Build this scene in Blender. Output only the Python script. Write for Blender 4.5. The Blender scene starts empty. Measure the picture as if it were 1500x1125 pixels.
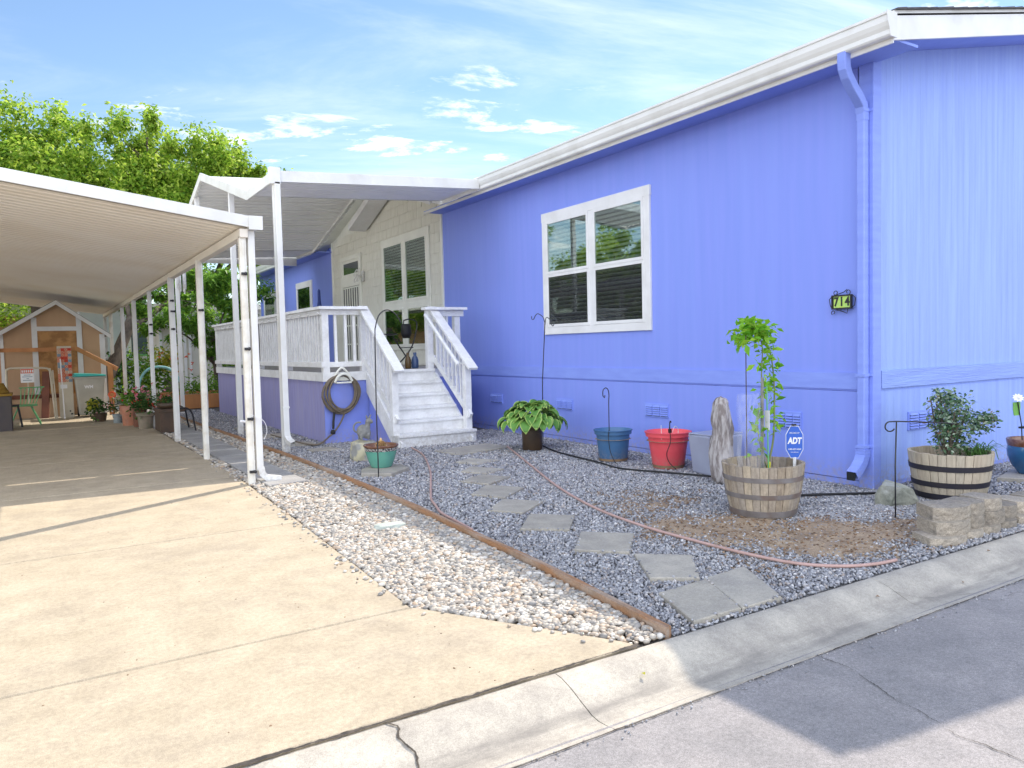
import bpy, math, random
import numpy as np
from mathutils import Vector, Matrix, noise as mnoise
R = math.radians
random.seed(7)
rng = np.random.default_rng(11)
scene = bpy.context.scene
col = scene.collection

# ------------------------------------------------------------------ camera
yaw, pitch, roll = R(31.955), R(-2.873), R(-1.378)
fw = Vector((math.sin(yaw)*math.cos(pitch), math.cos(yaw)*math.cos(pitch), math.sin(pitch)))
rt = Vector((math.cos(yaw), -math.sin(yaw), 0)); up = rt.cross(fw)
r2 = rt*math.cos(roll)+up*math.sin(roll); u2 = -rt*math.sin(roll)+up*math.cos(roll)
cam = bpy.data.cameras.new('camera'); camo = bpy.data.objects.new('camera', cam); col.objects.link(camo)
M = Matrix.Identity(4)
for i in range(3):
    M[i][0] = r2[i]; M[i][1] = u2[i]; M[i][2] = -fw[i]
M.translation = Vector((0, 0, 1.25))
camo.matrix_world = M
cam.sensor_width = 36; cam.lens = 36*1116.88/1500; cam.clip_start = .05; cam.clip_end = 3000
scene.camera = camo

# ------------------------------------------------------------------ light
SUN = Vector((3.29, 1.88, 3.70)).normalized()
elev = math.asin(SUN.z); az = math.atan2(SUN.x, SUN.y)
w = bpy.data.worlds.new("World"); scene.world = w; w.use_nodes = True
nt = w.node_tree; N = nt.nodes; L = nt.links; N.clear()
out = N.new('ShaderNodeOutputWorld'); bg = N.new('ShaderNodeBackground')
sky = N.new('ShaderNodeTexSky'); sky.sky_type = 'NISHITA'; sky.sun_disc = False
sky.sun_elevation = elev; sky.sun_rotation = az; sky.air_density = 1.0; sky.dust_density = .0; sky.ozone_density = 2.2
tc = N.new('ShaderNodeTexCoord')
sep = N.new('ShaderNodeSeparateXYZ'); L.new(tc.outputs['Generated'], sep.inputs[0])
def wmath(op, a, b=None, c=None):
    n = N.new('ShaderNodeMath'); n.operation = op
    for i, v in enumerate((a, b, c)):
        if v is None: continue
        if isinstance(v, (int, float)): n.inputs[i].default_value = v
        else: L.new(v, n.inputs[i])
    return n.outputs[0]
# clouds on a flat layer above: direction divided by its height
zz = wmath('ADD', wmath('MAXIMUM', sep.outputs[2], 0.0), .14)
cx = wmath('DIVIDE', sep.outputs[0], zz); cy = wmath('DIVIDE', sep.outputs[1], zz)
cmb = N.new('ShaderNodeCombineXYZ'); L.new(cx, cmb.inputs[0]); L.new(cy, cmb.inputs[1])
def wnoise(scale, detail, rough, off=(0, 0, 0), dist=0, st=(1, 1, 1), rot=0):
    mp = N.new('ShaderNodeMapping'); mp.inputs['Location'].default_value = off; mp.inputs['Scale'].default_value = st
    m0 = N.new('ShaderNodeMapping'); m0.inputs['Rotation'].default_value = (0, 0, rot); L.new(cmb.outputs[0], m0.inputs[0])
    L.new(m0.outputs[0], mp.inputs[0])
    n = N.new('ShaderNodeTexNoise'); n.inputs['Scale'].default_value = scale; n.inputs['Detail'].default_value = detail
    n.inputs['Roughness'].default_value = rough; n.inputs['Distortion'].default_value = dist
    L.new(mp.outputs[0], n.inputs['Vector']); return n.outputs['Fac']
def wramp(v, a, b, mx=1.0):
    m = N.new('ShaderNodeMapRange'); m.interpolation_type = 'SMOOTHSTEP'
    m.inputs['From Min'].default_value = a; m.inputs['From Max'].default_value = b; m.inputs['To Max'].default_value = mx
    L.new(v, m.inputs['Value']); return m.outputs[0]
puff = wmath('MULTIPLY', wramp(wnoise(3.6, 9, .64, (3.1, 1.7, 0), .3, (.75, 1.25, 1), R(25)), .53, .65), wramp(wnoise(.8, 3, .5, (1.3, 4.2, 0), 0, (.6, 1, 1), R(25)), .46, .58))
wisp = wramp(wnoise(1.5, 9, .64, (5.2, .4, 0), .8, (.30, 1.1, 1), R(12)), .44, .80, .52)
# unseen bright clouds added behind and left of the camera to lift the shaded walls
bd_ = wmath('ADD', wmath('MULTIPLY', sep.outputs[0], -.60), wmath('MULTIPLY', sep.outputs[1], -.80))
fill_cloud = wmath('MULTIPLY', wramp(bd_, -.10, .45, .85), wramp(wnoise(.8, 6, .6, (2, 7, 0), .6), .25, .6))
cl = wmath('MAXIMUM', wmath('MAXIMUM', puff, wisp), fill_cloud)
mix = N.new('ShaderNodeMix'); mix.data_type = 'RGBA'
L.new(cl, mix.inputs['Factor']); L.new(sky.outputs[0], mix.inputs['A']); cmx = N.new('ShaderNodeMix'); cmx.data_type = 'RGBA'; L.new(fill_cloud, cmx.inputs['Factor']); cmx.inputs['A'].default_value = (8.2, 8.5, 8.9, 1); cmx.inputs['B'].default_value = (23, 24, 27, 1); L.new(cmx.outputs['Result'], mix.inputs['B'])
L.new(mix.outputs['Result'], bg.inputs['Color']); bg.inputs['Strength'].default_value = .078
L.new(bg.outputs[0], out.inputs[0])
sl = bpy.data.lights.new('sun', 'SUN'); sl.energy = 2.5; sl.angle = R(.5); sl.color = (1, .90, .76)
so = bpy.data.objects.new('sun', sl); col.objects.link(so)
so.rotation_euler = SUN.to_track_quat('Z', 'Y').to_euler()
scene.view_settings.view_transform = 'Standard'; scene.view_settings.look = 'None'
scene.view_settings.exposure = 1.27; scene.view_settings.gamma = 1

# ------------------------------------------------------------------ materials
MATS = {}
def lin(c):
    return tuple((x/12.92 if x <= .04045 else ((x+.055)/1.055)**2.4) for x in c)
def pm(name, c1, c2=None, rough=.6, scale=6, detail=5, bump=0, bscale=None, stretch=(1, 1, 1), metal=0, island=0, spec=.5,
       dirt=None, dscale=1.5, transl=0, coords='Object', grooves=None, lo=.35, hi=.65, droug=.6, speck=None):
    """noise-mottled Principled; c2 = second tone, dirt = (colour, amount)"""
    if name in MATS: return MATS[name]
    m = bpy.data.materials.new(name); m.use_nodes = True; t = m.node_tree; n = t.nodes; l = t.links
    b = n['Principled BSDF']; b.inputs['Roughness'].default_value = rough; b.inputs['Metallic'].default_value = metal
    b.inputs['Specular IOR Level'].default_value = spec
    tcn = n.new('ShaderNodeTexCoord'); mp = n.new('ShaderNodeMapping'); mp.inputs['Scale'].default_value = stretch
    l.new(tcn.outputs[coords], mp.inputs[0])
    def nz(s, d=5, r=.55):
        q = n.new('ShaderNodeTexNoise'); q.inputs['Scale'].default_value = s; q.inputs['Detail'].default_value = d
        q.inputs['Roughness'].default_value = r; l.new(mp.outputs[0], q.inputs['Vector']); return q.outputs['Fac']
    def rng_(v, a, b_, mx=1.0):
        q = n.new('ShaderNodeMapRange'); q.inputs['From Min'].default_value = a; q.inputs['From Max'].default_value = b_
        q.inputs['To Max'].default_value = mx; l.new(v, q.inputs['Value']); return q.outputs[0]
    def mx(f, a, b_):
        q = n.new('ShaderNodeMix'); q.data_type = 'RGBA'
        if isinstance(f, float): q.inputs['Factor'].default_value = f
        else: l.new(f, q.inputs['Factor'])
        for k, v in (('A', a), ('B', b_)):
            if isinstance(v, tuple): q.inputs[k].default_value = (*v[:3], 1)
            else: l.new(v, q.inputs[k])
        return q.outputs['Result']
    c2 = c2 or tuple(x*.82 for x in c1)
    if island:
        g = n.new('ShaderNodeNewGeometry'); cr = n.new('ShaderNodeValToRGB')
        cols = island
        while len(cr.color_ramp.elements) < len(cols): cr.color_ramp.elements.new(.5)
        for i, (p, c) in enumerate(cols):
            cr.color_ramp.elements[i].position = p; cr.color_ramp.elements[i].color = (*c, 1)
        l.new(g.outputs['Random Per Island'], cr.inputs[0])
        base = mx(rng_(nz(scale, detail), lo, hi, .35), cr.outputs[0], c2)
    else:
        base = mx(rng_(nz(scale, detail), lo, hi), c1, c2)
    if dirt:
        base = mx(rng_(nz(dscale, 6, droug), .48, .75, dirt[1]), base, dirt[0])
    if speck:
        for sc_, am in speck:
            g_ = n.new('ShaderNodeTexNoise'); g_.inputs['Scale'].default_value = sc_; g_.inputs['Detail'].default_value = 3; g_.inputs['Roughness'].default_value = .7
            l.new(tcn.outputs['Object'], g_.inputs['Vector']); f_ = n.new('ShaderNodeMapRange'); f_.inputs['From Min'].default_value = .3; f_.inputs['From Max'].default_value = .7
            f_.inputs['To Min'].default_value = 1-am; f_.inputs['To Max'].default_value = 1+am; l.new(g_.outputs['Fac'], f_.inputs['Value'])
            vm = n.new('ShaderNodeVectorMath'); vm.operation = 'SCALE'; l.new(base, vm.inputs[0]); l.new(f_.outputs[0], vm.inputs['Scale']); base = vm.outputs[0]
    l.new(base, b.inputs['Base Color'])
    h = None
    if bump:
        h = nz(bscale or scale*6, 4)
        bp = n.new('ShaderNodeBump'); bp.inputs['Strength'].default_value = bump; bp.inputs['Distance'].default_value = .01
        l.new(h, bp.inputs['Height']); l.new(bp.outputs[0], b.inputs['Normal'])
    if grooves:   # (axis, spacing, width) vertical saw kerfs in sheet siding
        ax, sp, wd = grooves
        s = n.new('ShaderNodeSeparateXYZ'); l.new(tcn.outputs['Object'], s.inputs[0])
        a1 = n.new('ShaderNodeMath'); a1.operation = 'DIVIDE'; l.new(s.outputs[ax], a1.inputs[0]); a1.inputs[1].default_value = sp
        a2 = n.new('ShaderNodeMath'); a2.operation = 'FRACT'; l.new(a1.outputs[0], a2.inputs[0])
        a3 = n.new('ShaderNodeMath'); a3.operation = 'PINGPONG'; l.new(a2.outputs[0], a3.inputs[0]); a3.inputs[1].default_value = .5
        a4 = rng_(a3.outputs[0], 0, wd)
        a5 = n.new('ShaderNodeMath'); a5.operation = 'MULTIPLY_ADD'; l.new(h, a5.inputs[0]); a5.inputs[1].default_value = .5; l.new(a4, a5.inputs[2])
        l.new(a5.outputs[0], bp.inputs['Height'])
    if transl:
        tr = n.new('ShaderNodeBsdfTranslucent'); l.new(base, tr.inputs['Color'])
        ms = n.new('ShaderNodeMixShader'); ms.inputs[0].default_value = transl
        l.new(b.outputs[0], ms.inputs[1]); l.new(tr.outputs[0], ms.inputs[2]); l.new(ms.outputs[0], n['Material Output'].inputs[0])
    MATS[name] = m; return m
def glass_mat():
    m = bpy.data.materials.new('window_glass'); m.use_nodes = True; t = m.node_tree; n = t.nodes; l = t.links
    n.remove(n['Principled BSDF'])
    g = n.new('ShaderNodeBsdfGlossy'); g.inputs['Roughness'].default_value = .015; g.inputs['Color'].default_value = (.9, .95, .92, 1)
    tr = n.new('ShaderNodeBsdfTransparent'); tr.inputs['Color'].default_value = (.88, .92, .90, 1)
    lw = n.new('ShaderNodeLayerWeight'); lw.inputs['Blend'].default_value = .35
    mr = n.new('ShaderNodeMapRange'); mr.inputs['To Min'].default_value = .12; mr.inputs['To Max'].default_value = .75
    l.new(lw.outputs['Fresnel'], mr.inputs['Value'])
    tcn = n.new('ShaderNodeTexCoord'); q = n.new('ShaderNodeTexNoise'); q.inputs['Scale'].default_value = 1.6
    l.new(tcn.outputs['Object'], q.inputs['Vector']); bp = n.new('ShaderNodeBump'); bp.inputs['Strength'].default_value = .035; bp.inputs['Distance'].default_value = .02
    l.new(q.outputs['Fac'], bp.inputs['Height']); l.new(bp.outputs[0], g.inputs['Normal'])
    ms = n.new('ShaderNodeMixShader'); l.new(mr.outputs[0], ms.inputs[0]); l.new(tr.outputs[0], ms.inputs[1]); l.new(g.outputs[0], ms.inputs[2])
    l.new(ms.outputs[0], n['Material Output'].inputs[0]); return m
GLASS = glass_mat()

SCREEN = bpy.data.materials.new('insect_mesh'); SCREEN.use_nodes = True
_b = SCREEN.node_tree.nodes['Principled BSDF']; _b.inputs['Base Color'].default_value = (.02, .02, .022, 1); _b.inputs['Roughness'].default_value = .9; _b.inputs['Alpha'].default_value = .32
PURPLE = (.235, .305, .80)
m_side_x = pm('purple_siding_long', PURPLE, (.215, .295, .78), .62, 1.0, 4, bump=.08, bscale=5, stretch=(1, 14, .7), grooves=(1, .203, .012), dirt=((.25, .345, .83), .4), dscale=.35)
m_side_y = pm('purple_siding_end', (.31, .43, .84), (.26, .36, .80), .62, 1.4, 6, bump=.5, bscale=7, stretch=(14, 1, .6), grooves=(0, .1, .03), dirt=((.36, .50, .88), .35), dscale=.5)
m_trimp = pm('purple_trim', (.25, .34, .82), (.22, .30, .77), .55, 3, 5, bump=.2, bscale=30, stretch=(1, 1, 6))
m_purple = pm('purple_paint', PURPLE, (.20, .26, .70), .6, 2, 5, bump=.1, bscale=60, dirt=((.24, .22, .42), .6), dscale=1.2)
m_white = pm('white_paint', (.80, .80, .79), (.72, .72, .71), .45, 3, 5, bump=.06, bscale=40, dirt=((.52, .50, .46), .35), dscale=2.5)
m_deckw = pm('deck_white', (.82, .82, .81), (.74, .74, .73), .6, 4, 6, bump=.25, bscale=60, stretch=(1, 1, 1), dirt=((.50, .48, .45), .45), dscale=6, speck=((30, .06),))
m_alu = pm('white_aluminium', (.78, .78, .76), (.70, .70, .67), .35, 1.5, 5, bump=.05, bscale=15, dirt=((.45, .43, .38), .4), dscale=2.5, spec=.5)
m_soffit = pm('cream_roof_underside', (.80, .75, .66), (.74, .68, .58), .5, .8, 6, bump=.05, bscale=10, dirt=((.42, .37, .30), .35), dscale=.9)
m_cream = pm('cream_shingle', (.76, .75, .66), (.70, .69, .60), .7, 3, 5, bump=.4, bscale=40, stretch=(1, 6, 1))
m_creamtrim = pm('cream_trim', (.82, .82, .74), (.76, .76, .68), .55, 3, 4, bump=.08, bscale=30)
m_dark = pm('dark_interior', (.015, .018, .02), rough=.9)
m_blind = pm('blind_slat', (.70, .72, .70), (.62, .64, .62), .5, 3)
m_shingle = pm('roof_shingle', (.10, .095, .10), (.06, .06, .065), .9, 14, 5, bump=.8, bscale=60)
m_iron = pm('black_iron', (.018, .018, .022), rough=.45, scale=10)
m_concrete = pm('driveway_concrete', (.46, .39, .285), (.375, .315, .225), .85, 4, 14, bump=.12, bscale=160, dirt=((.24, .205, .165), .6), dscale=1.1, droug=.82, lo=.32, hi=.68, speck=((14, .05), (55, .14), (260, .26)))
m_kerb = pm('kerb_concrete', (.48, .44, .37), (.35, .32, .275), .85, 6, 12, speck=((50, .12), (240, .25)), bump=.15, bscale=150, dirt=((.22, .20, .18), .5), dscale=1.1, droug=.7)
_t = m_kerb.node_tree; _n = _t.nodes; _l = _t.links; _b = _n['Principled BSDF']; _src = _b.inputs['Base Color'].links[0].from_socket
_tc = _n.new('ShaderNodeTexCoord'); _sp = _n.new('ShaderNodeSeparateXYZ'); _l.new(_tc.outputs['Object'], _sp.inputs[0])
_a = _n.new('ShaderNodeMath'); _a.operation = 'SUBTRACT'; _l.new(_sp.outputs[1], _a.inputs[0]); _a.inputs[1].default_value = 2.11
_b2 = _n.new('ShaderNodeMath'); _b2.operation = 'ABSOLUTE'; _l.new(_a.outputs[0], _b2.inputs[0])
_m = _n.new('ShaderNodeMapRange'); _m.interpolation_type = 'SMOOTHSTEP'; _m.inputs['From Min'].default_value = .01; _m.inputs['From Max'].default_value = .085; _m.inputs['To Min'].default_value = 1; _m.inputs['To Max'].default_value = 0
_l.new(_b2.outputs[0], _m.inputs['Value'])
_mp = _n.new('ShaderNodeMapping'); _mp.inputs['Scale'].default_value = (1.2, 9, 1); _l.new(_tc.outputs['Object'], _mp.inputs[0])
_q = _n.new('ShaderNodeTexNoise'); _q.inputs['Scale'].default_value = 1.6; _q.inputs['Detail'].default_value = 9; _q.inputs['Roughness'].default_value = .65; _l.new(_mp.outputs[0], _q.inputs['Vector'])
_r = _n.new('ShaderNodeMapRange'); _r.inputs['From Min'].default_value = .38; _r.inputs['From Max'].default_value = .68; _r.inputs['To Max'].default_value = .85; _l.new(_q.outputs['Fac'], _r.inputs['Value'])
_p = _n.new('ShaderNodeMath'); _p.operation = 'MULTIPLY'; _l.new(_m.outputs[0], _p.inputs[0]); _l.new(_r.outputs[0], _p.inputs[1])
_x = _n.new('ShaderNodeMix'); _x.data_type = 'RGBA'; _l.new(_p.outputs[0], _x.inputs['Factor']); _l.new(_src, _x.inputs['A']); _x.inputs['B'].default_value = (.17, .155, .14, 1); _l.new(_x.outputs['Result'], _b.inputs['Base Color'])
m_asph = pm('asphalt', (.31, .29, .285), (.235, .225, .225), .9, 3, 14, speck=((22, .08), (90, .22), (300, .45)), bump=.35, bscale=220, dirt=((.20, .19, .19), .4), dscale=.7, droug=.75)
m_crack = pm('crack_dirt', (.035, .03, .026), (.09, .075, .06), .95, 30)
m_paver = pm('stepping_stone', (.42, .385, .32), (.33, .305, .26), .85, 7, 10, speck=((60, .12), (220, .22)), bump=.3, bscale=90, dirt=((.24, .23, .22), .45), dscale=2.4)
m_walk = pm('walkway_concrete', (.36, .35, .335), (.27, .265, .26), .85, 3, 8, speck=((80, .2),), bump=.4, bscale=80)
m_soil = pm('soil', (.40, .30, .20), (.26, .19, .13), .95, 6, 10, speck=((60, .25), (200, .35)), bump=1, bscale=70)
m_bed = pm('gravel_underlay', (.17, .165, .16), (.09, .088, .085), .95, 45, 8, bump=1, bscale=120)
m_gravel = pm('crushed_gravel', (.3, .3, .3), (.16, .155, .15), .8, 25, 4, island=[(0, (.13, .13, .15)), (.25, (.26, .265, .29)), (.6, (.37, .375, .40)), (.82, (.52, .52, .53)), (.9, (.34, .28, .24)), (1, (.76, .75, .74))])
m_pebble = pm('river_pebble', (.4, .4, .4), (.30, .27, .23), .55, 20, 4, island=[(0, (.16, .155, .15)), (.22, (.27, .26, .245)), (.42, (.44, .405, .345)), (.6, (.36, .30, .235)), (.74, (.46, .33, .22)), (.84, (.52, .49, .43)), (1, (.68, .65, .59))])
m_edge = pm('bender_board', (.42, .21, .095), (.30, .17, .09), .75, 5, 8, bump=.8, bscale=30, stretch=(12, 1, 6), dirt=((.46, .40, .33), .9), dscale=1.5, speck=((60, .15),))
m_stone = pm('garden_rock', (.36, .36, .29), (.22, .23, .19), .85, 5, 10, bump=1, bscale=22, dirt=((.62, .62, .60), .8), dscale=4, speck=((40, .2),))
m_block = pm('wall_block', (.42, .36, .28), (.30, .265, .22), .9, 9, 10, speck=((45, .2), (160, .3)), bump=1, bscale=55, dirt=((.24, .22, .20), .5), dscale=3)
m_barrel = pm('weathered_oak', (.40, .31, .21), (.17, .135, .105), .8, 5, 8, bump=.9, bscale=26, stretch=(9, 9, .7), lo=.45, hi=.62, speck=((40, .15),), island=[(0, (.30, .24, .18)), (.3, (.46, .37, .26)), (.6, (.36, .31, .26)), (.8, (.52, .43, .31)), (1, (.33, .28, .23))])
m_barrel2 = pm('pale_oak', (.50, .42, .31), (.26, .21, .155), .75, 5, 8, bump=.7, bscale=26, lo=.45, hi=.65, stretch=(9, 9, .7), island=[(0, (.46, .38, .28)), (.5, (.54, .46, .34)), (1, (.48, .42, .32))])
m_hoop = pm('rusty_hoop', (.26, .24, .235), (.17, .15, .14), .6, 9, 6, metal=.3, dirt=((.24, .12, .06), .7), dscale=5)
m_hoopb = pm('black_hoop', (.018, .018, .03), (.03, .025, .03), .5, 6)
m_bluepot = pm('blue_plastic', (.055, .15, .30), (.05, .13, .26), .45, 5, 4, dirt=((.15, .22, .30), .4), dscale=3)
m_redpot = pm('red_plastic', (.80, .10, .12), (.72, .075, .09), .45, 5, 4, dirt=((.62, .20, .17), .3), dscale=3)
m_brownpot = pm('brown_plastic', (.055, .035, .02), (.085, .05, .025), .5, 7)
m_teal = pm('teal_glaze', (.13, .38, .28), (.10, .31, .25), .18, 5, 4, spec=.7)
m_glaze = pm('brown_glaze', (.13, .045, .02), (.22, .11, .06), .25, 25, spec=.7)
m_cobalt = pm('cobalt_glaze', (.02, .09, .20), (.02, .14, .26), .15, 4, spec=.8)
m_terra = pm('terracotta', (.48, .20, .11), (.36, .15, .09), .8, 8, 6, dirt=((.45, .32, .25), .6), dscale=6)
m_tan = pm('tan_siding', (.58, .38, .23), (.50, .32, .19), .75, 2, 5, bump=.3, bscale=20, stretch=(1, 1, .4))
m_osb = pm('plywood', (.52, .27, .10), (.34, .165, .06), .75, 5, 7, stretch=(1, 1, 1), lo=.42, hi=.58)
m_lumber = pm('orange_lumber', (.56, .25, .09), (.42, .18, .07), .7, 5, 6, stretch=(1, 1, .3), bump=.3)
m_redwood = pm('redwood', (.20, .065, .035), (.13, .045, .025), .75, 5, 6)
m_bin = pm('grey_bin', (.40, .385, .33), (.34, .33, .28), .5, 4)
m_binlid = pm('teal_lid', (.03, .42, .38), (.03, .36, .33), .4, 4)
m_green = pm('green_metal', (.17, .50, .20), (.13, .40, .17), .4, 6)
m_ochre = pm('mustard_cloth', (.36, .22, .03), (.25, .14, .02), .9, 30, bump=.8)
m_stat = pm('weathered_statue', (.27, .27, .25), (.17, .17, .16), .85, 14, 6, bump=.8, bscale=50)
m_hose = pm('brown_hose', (.13, .10, .065), (.17, .135, .095), .5, 12)
m_pinkhose = pm('pink_hose', (.50, .33, .29), (.42, .27, .23), .6, 6)
m_black = pm('black_rubber', (.012, .012, .012), rough=.6)
m_bark = pm('bark', (.13, .10, .075), (.07, .055, .04), .9, 6, 7, bump=1, bscale=25, stretch=(3, 3, .6))
m_signb = pm('sign_blue', (.03, .12, .55), rough=.4, scale=3)
m_signw = pm('sign_white', (.82, .82, .82), rough=.4, scale=3)
m_lime = pm('plaque_green', (.35, .62, .16), (.5, .65, .12), .35, 40)
m_orange = pm('orange_paint', (.72, .12, .04), rough=.6)
m_slate = pm('slate_blue_paint', (.22, .30, .36), rough=.6)
m_card = pm('cream_board', (.62, .56, .44), (.55, .49, .38), .7, 4)
m_nb1 = pm('neighbour_wall', (.60, .65, .68), (.54, .58, .61), .7, 2)
m_nb2 = pm('neighbour_beige', (.62, .60, .52), (.56, .54, .46), .7, 2)
def objrand(m, lo, hi):
    t = m.node_tree; n = t.nodes; l = t.links; b = n['Principled BSDF']; src = b.inputs['Base Color'].links[0].from_socket
    oi = n.new('ShaderNodeObjectInfo'); mr = n.new('ShaderNodeMapRange'); mr.inputs['To Min'].default_value = lo; mr.inputs['To Max'].default_value = hi; l.new(oi.outputs['Random'], mr.inputs['Value'])
    v = n.new('ShaderNodeVectorMath'); v.operation = 'SCALE'; l.new(src, v.inputs[0]); l.new(mr.outputs[0], v.inputs['Scale']); l.new(v.outputs[0], b.inputs['Base Color'])
objrand(m_block, .68, 1.15); objrand(m_paver, .85, 1.12)
def splash(m, z1, colr, amt=.8):
    # dried mud splashed up from the ground
    t = m.node_tree; n = t.nodes; l = t.links; b = n['Principled BSDF']; src = b.inputs['Base Color'].links[0].from_socket
    tc_ = n.new('ShaderNodeTexCoord'); sp = n.new('ShaderNodeSeparateXYZ'); l.new(tc_.outputs['Object'], sp.inputs[0])
    mr = n.new('ShaderNodeMapRange'); mr.interpolation_type = 'SMOOTHSTEP'; mr.inputs['From Min'].default_value = 0; mr.inputs['From Max'].default_value = z1; mr.inputs['To Min'].default_value = 1; mr.inputs['To Max'].default_value = 0; l.new(sp.outputs[2], mr.inputs['Value'])
    q = n.new('ShaderNodeTexNoise'); q.inputs['Scale'].default_value = 22; q.inputs['Detail'].default_value = 9; q.inputs['Roughness'].default_value = .75; l.new(tc_.outputs['Object'], q.inputs['Vector'])
    a = n.new('ShaderNodeMapRange'); a.inputs['From Min'].default_value = .42; a.inputs['From Max'].default_value = .62; a.inputs['To Max'].default_value = amt; l.new(q.outputs['Fac'], a.inputs['Value'])
    p = n.new('ShaderNodeMath'); p.operation = 'MULTIPLY'; l.new(mr.outputs[0], p.inputs[0]); l.new(a.outputs[0], p.inputs[1])
    x = n.new('ShaderNodeMix'); x.data_type = 'RGBA'; l.new(p.outputs[0], x.inputs['Factor']); l.new(src, x.inputs['A']); x.inputs['B'].default_value = (*colr, 1); l.new(x.outputs['Result'], b.inputs['Base Color'])
for _m in (m_side_x, m_side_y, m_trimp, m_purple): splash(_m, .26, (.34, .31, .38))
for _m in (m_alu, m_deckw): splash(_m, .30, (.42, .38, .32), .7)
for _m in (m_bluepot, m_redpot): splash(_m, .16, (.40, .33, .27), .55)
def leafmat(name, cols, transl=.42, rough=.45):
    return pm(name, cols[0][1], tuple(x*.7 for x in cols[0][1]), rough, 2, 2, island=cols, transl=transl, spec=.35)
m_leaf1 = leafmat('tree_leaf', [(0, (.12, .26, .03)), (.35, (.30, .48, .05)), (.7, (.48, .64, .08)), (1, (.62, .74, .14))], .62)
m_leaf2 = leafmat('peach_leaf', [(0, (.07, .18, .03)), (.5, (.18, .38, .04)), (1, (.34, .55, .07))], .55)
m_leaf3 = leafmat('dark_leaf', [(0, (.03, .075, .02)), (.5, (.06, .14, .03)), (1, (.12, .24, .05))], .3)
m_sap = leafmat('sapling_leaf', [(0, (.14, .40, .03)), (.5, (.30, .62, .04)), (1, (.48, .72, .07))], .5)
m_hosta = leafmat('hosta_leaf', [(0, (.10, .26, .05)), (.5, (.16, .36, .07)), (1, (.22, .44, .09))], .3)
m_hostae = leafmat('hosta_margin', [(0, (.42, .60, .14)), (1, (.52, .68, .20))], .3)
m_vari = leafmat('variegated_leaf', [(0, (.05, .11, .045)), (.35, (.10, .20, .09)), (.7, (.24, .34, .22)), (.92, (.48, .55, .42)), (1, (.30, .16, .08))], .2)
m_grass = leafmat('grass_blade', [(0, (.05, .13, .03)), (1, (.12, .26, .06))], .2)
m_pink = pm('pink_petal', (.75, .18, .28), (.85, .35, .42), .6, 20, transl=.3)
m_redf = pm('red_petal', (.72, .06, .04), (.6, .04, .03), .6, 20, transl=.3)
m_yellowf = leafmat('yellow_leaf', [(0, (.42, .46, .04)), (1, (.62, .55, .08))], .4)

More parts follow.
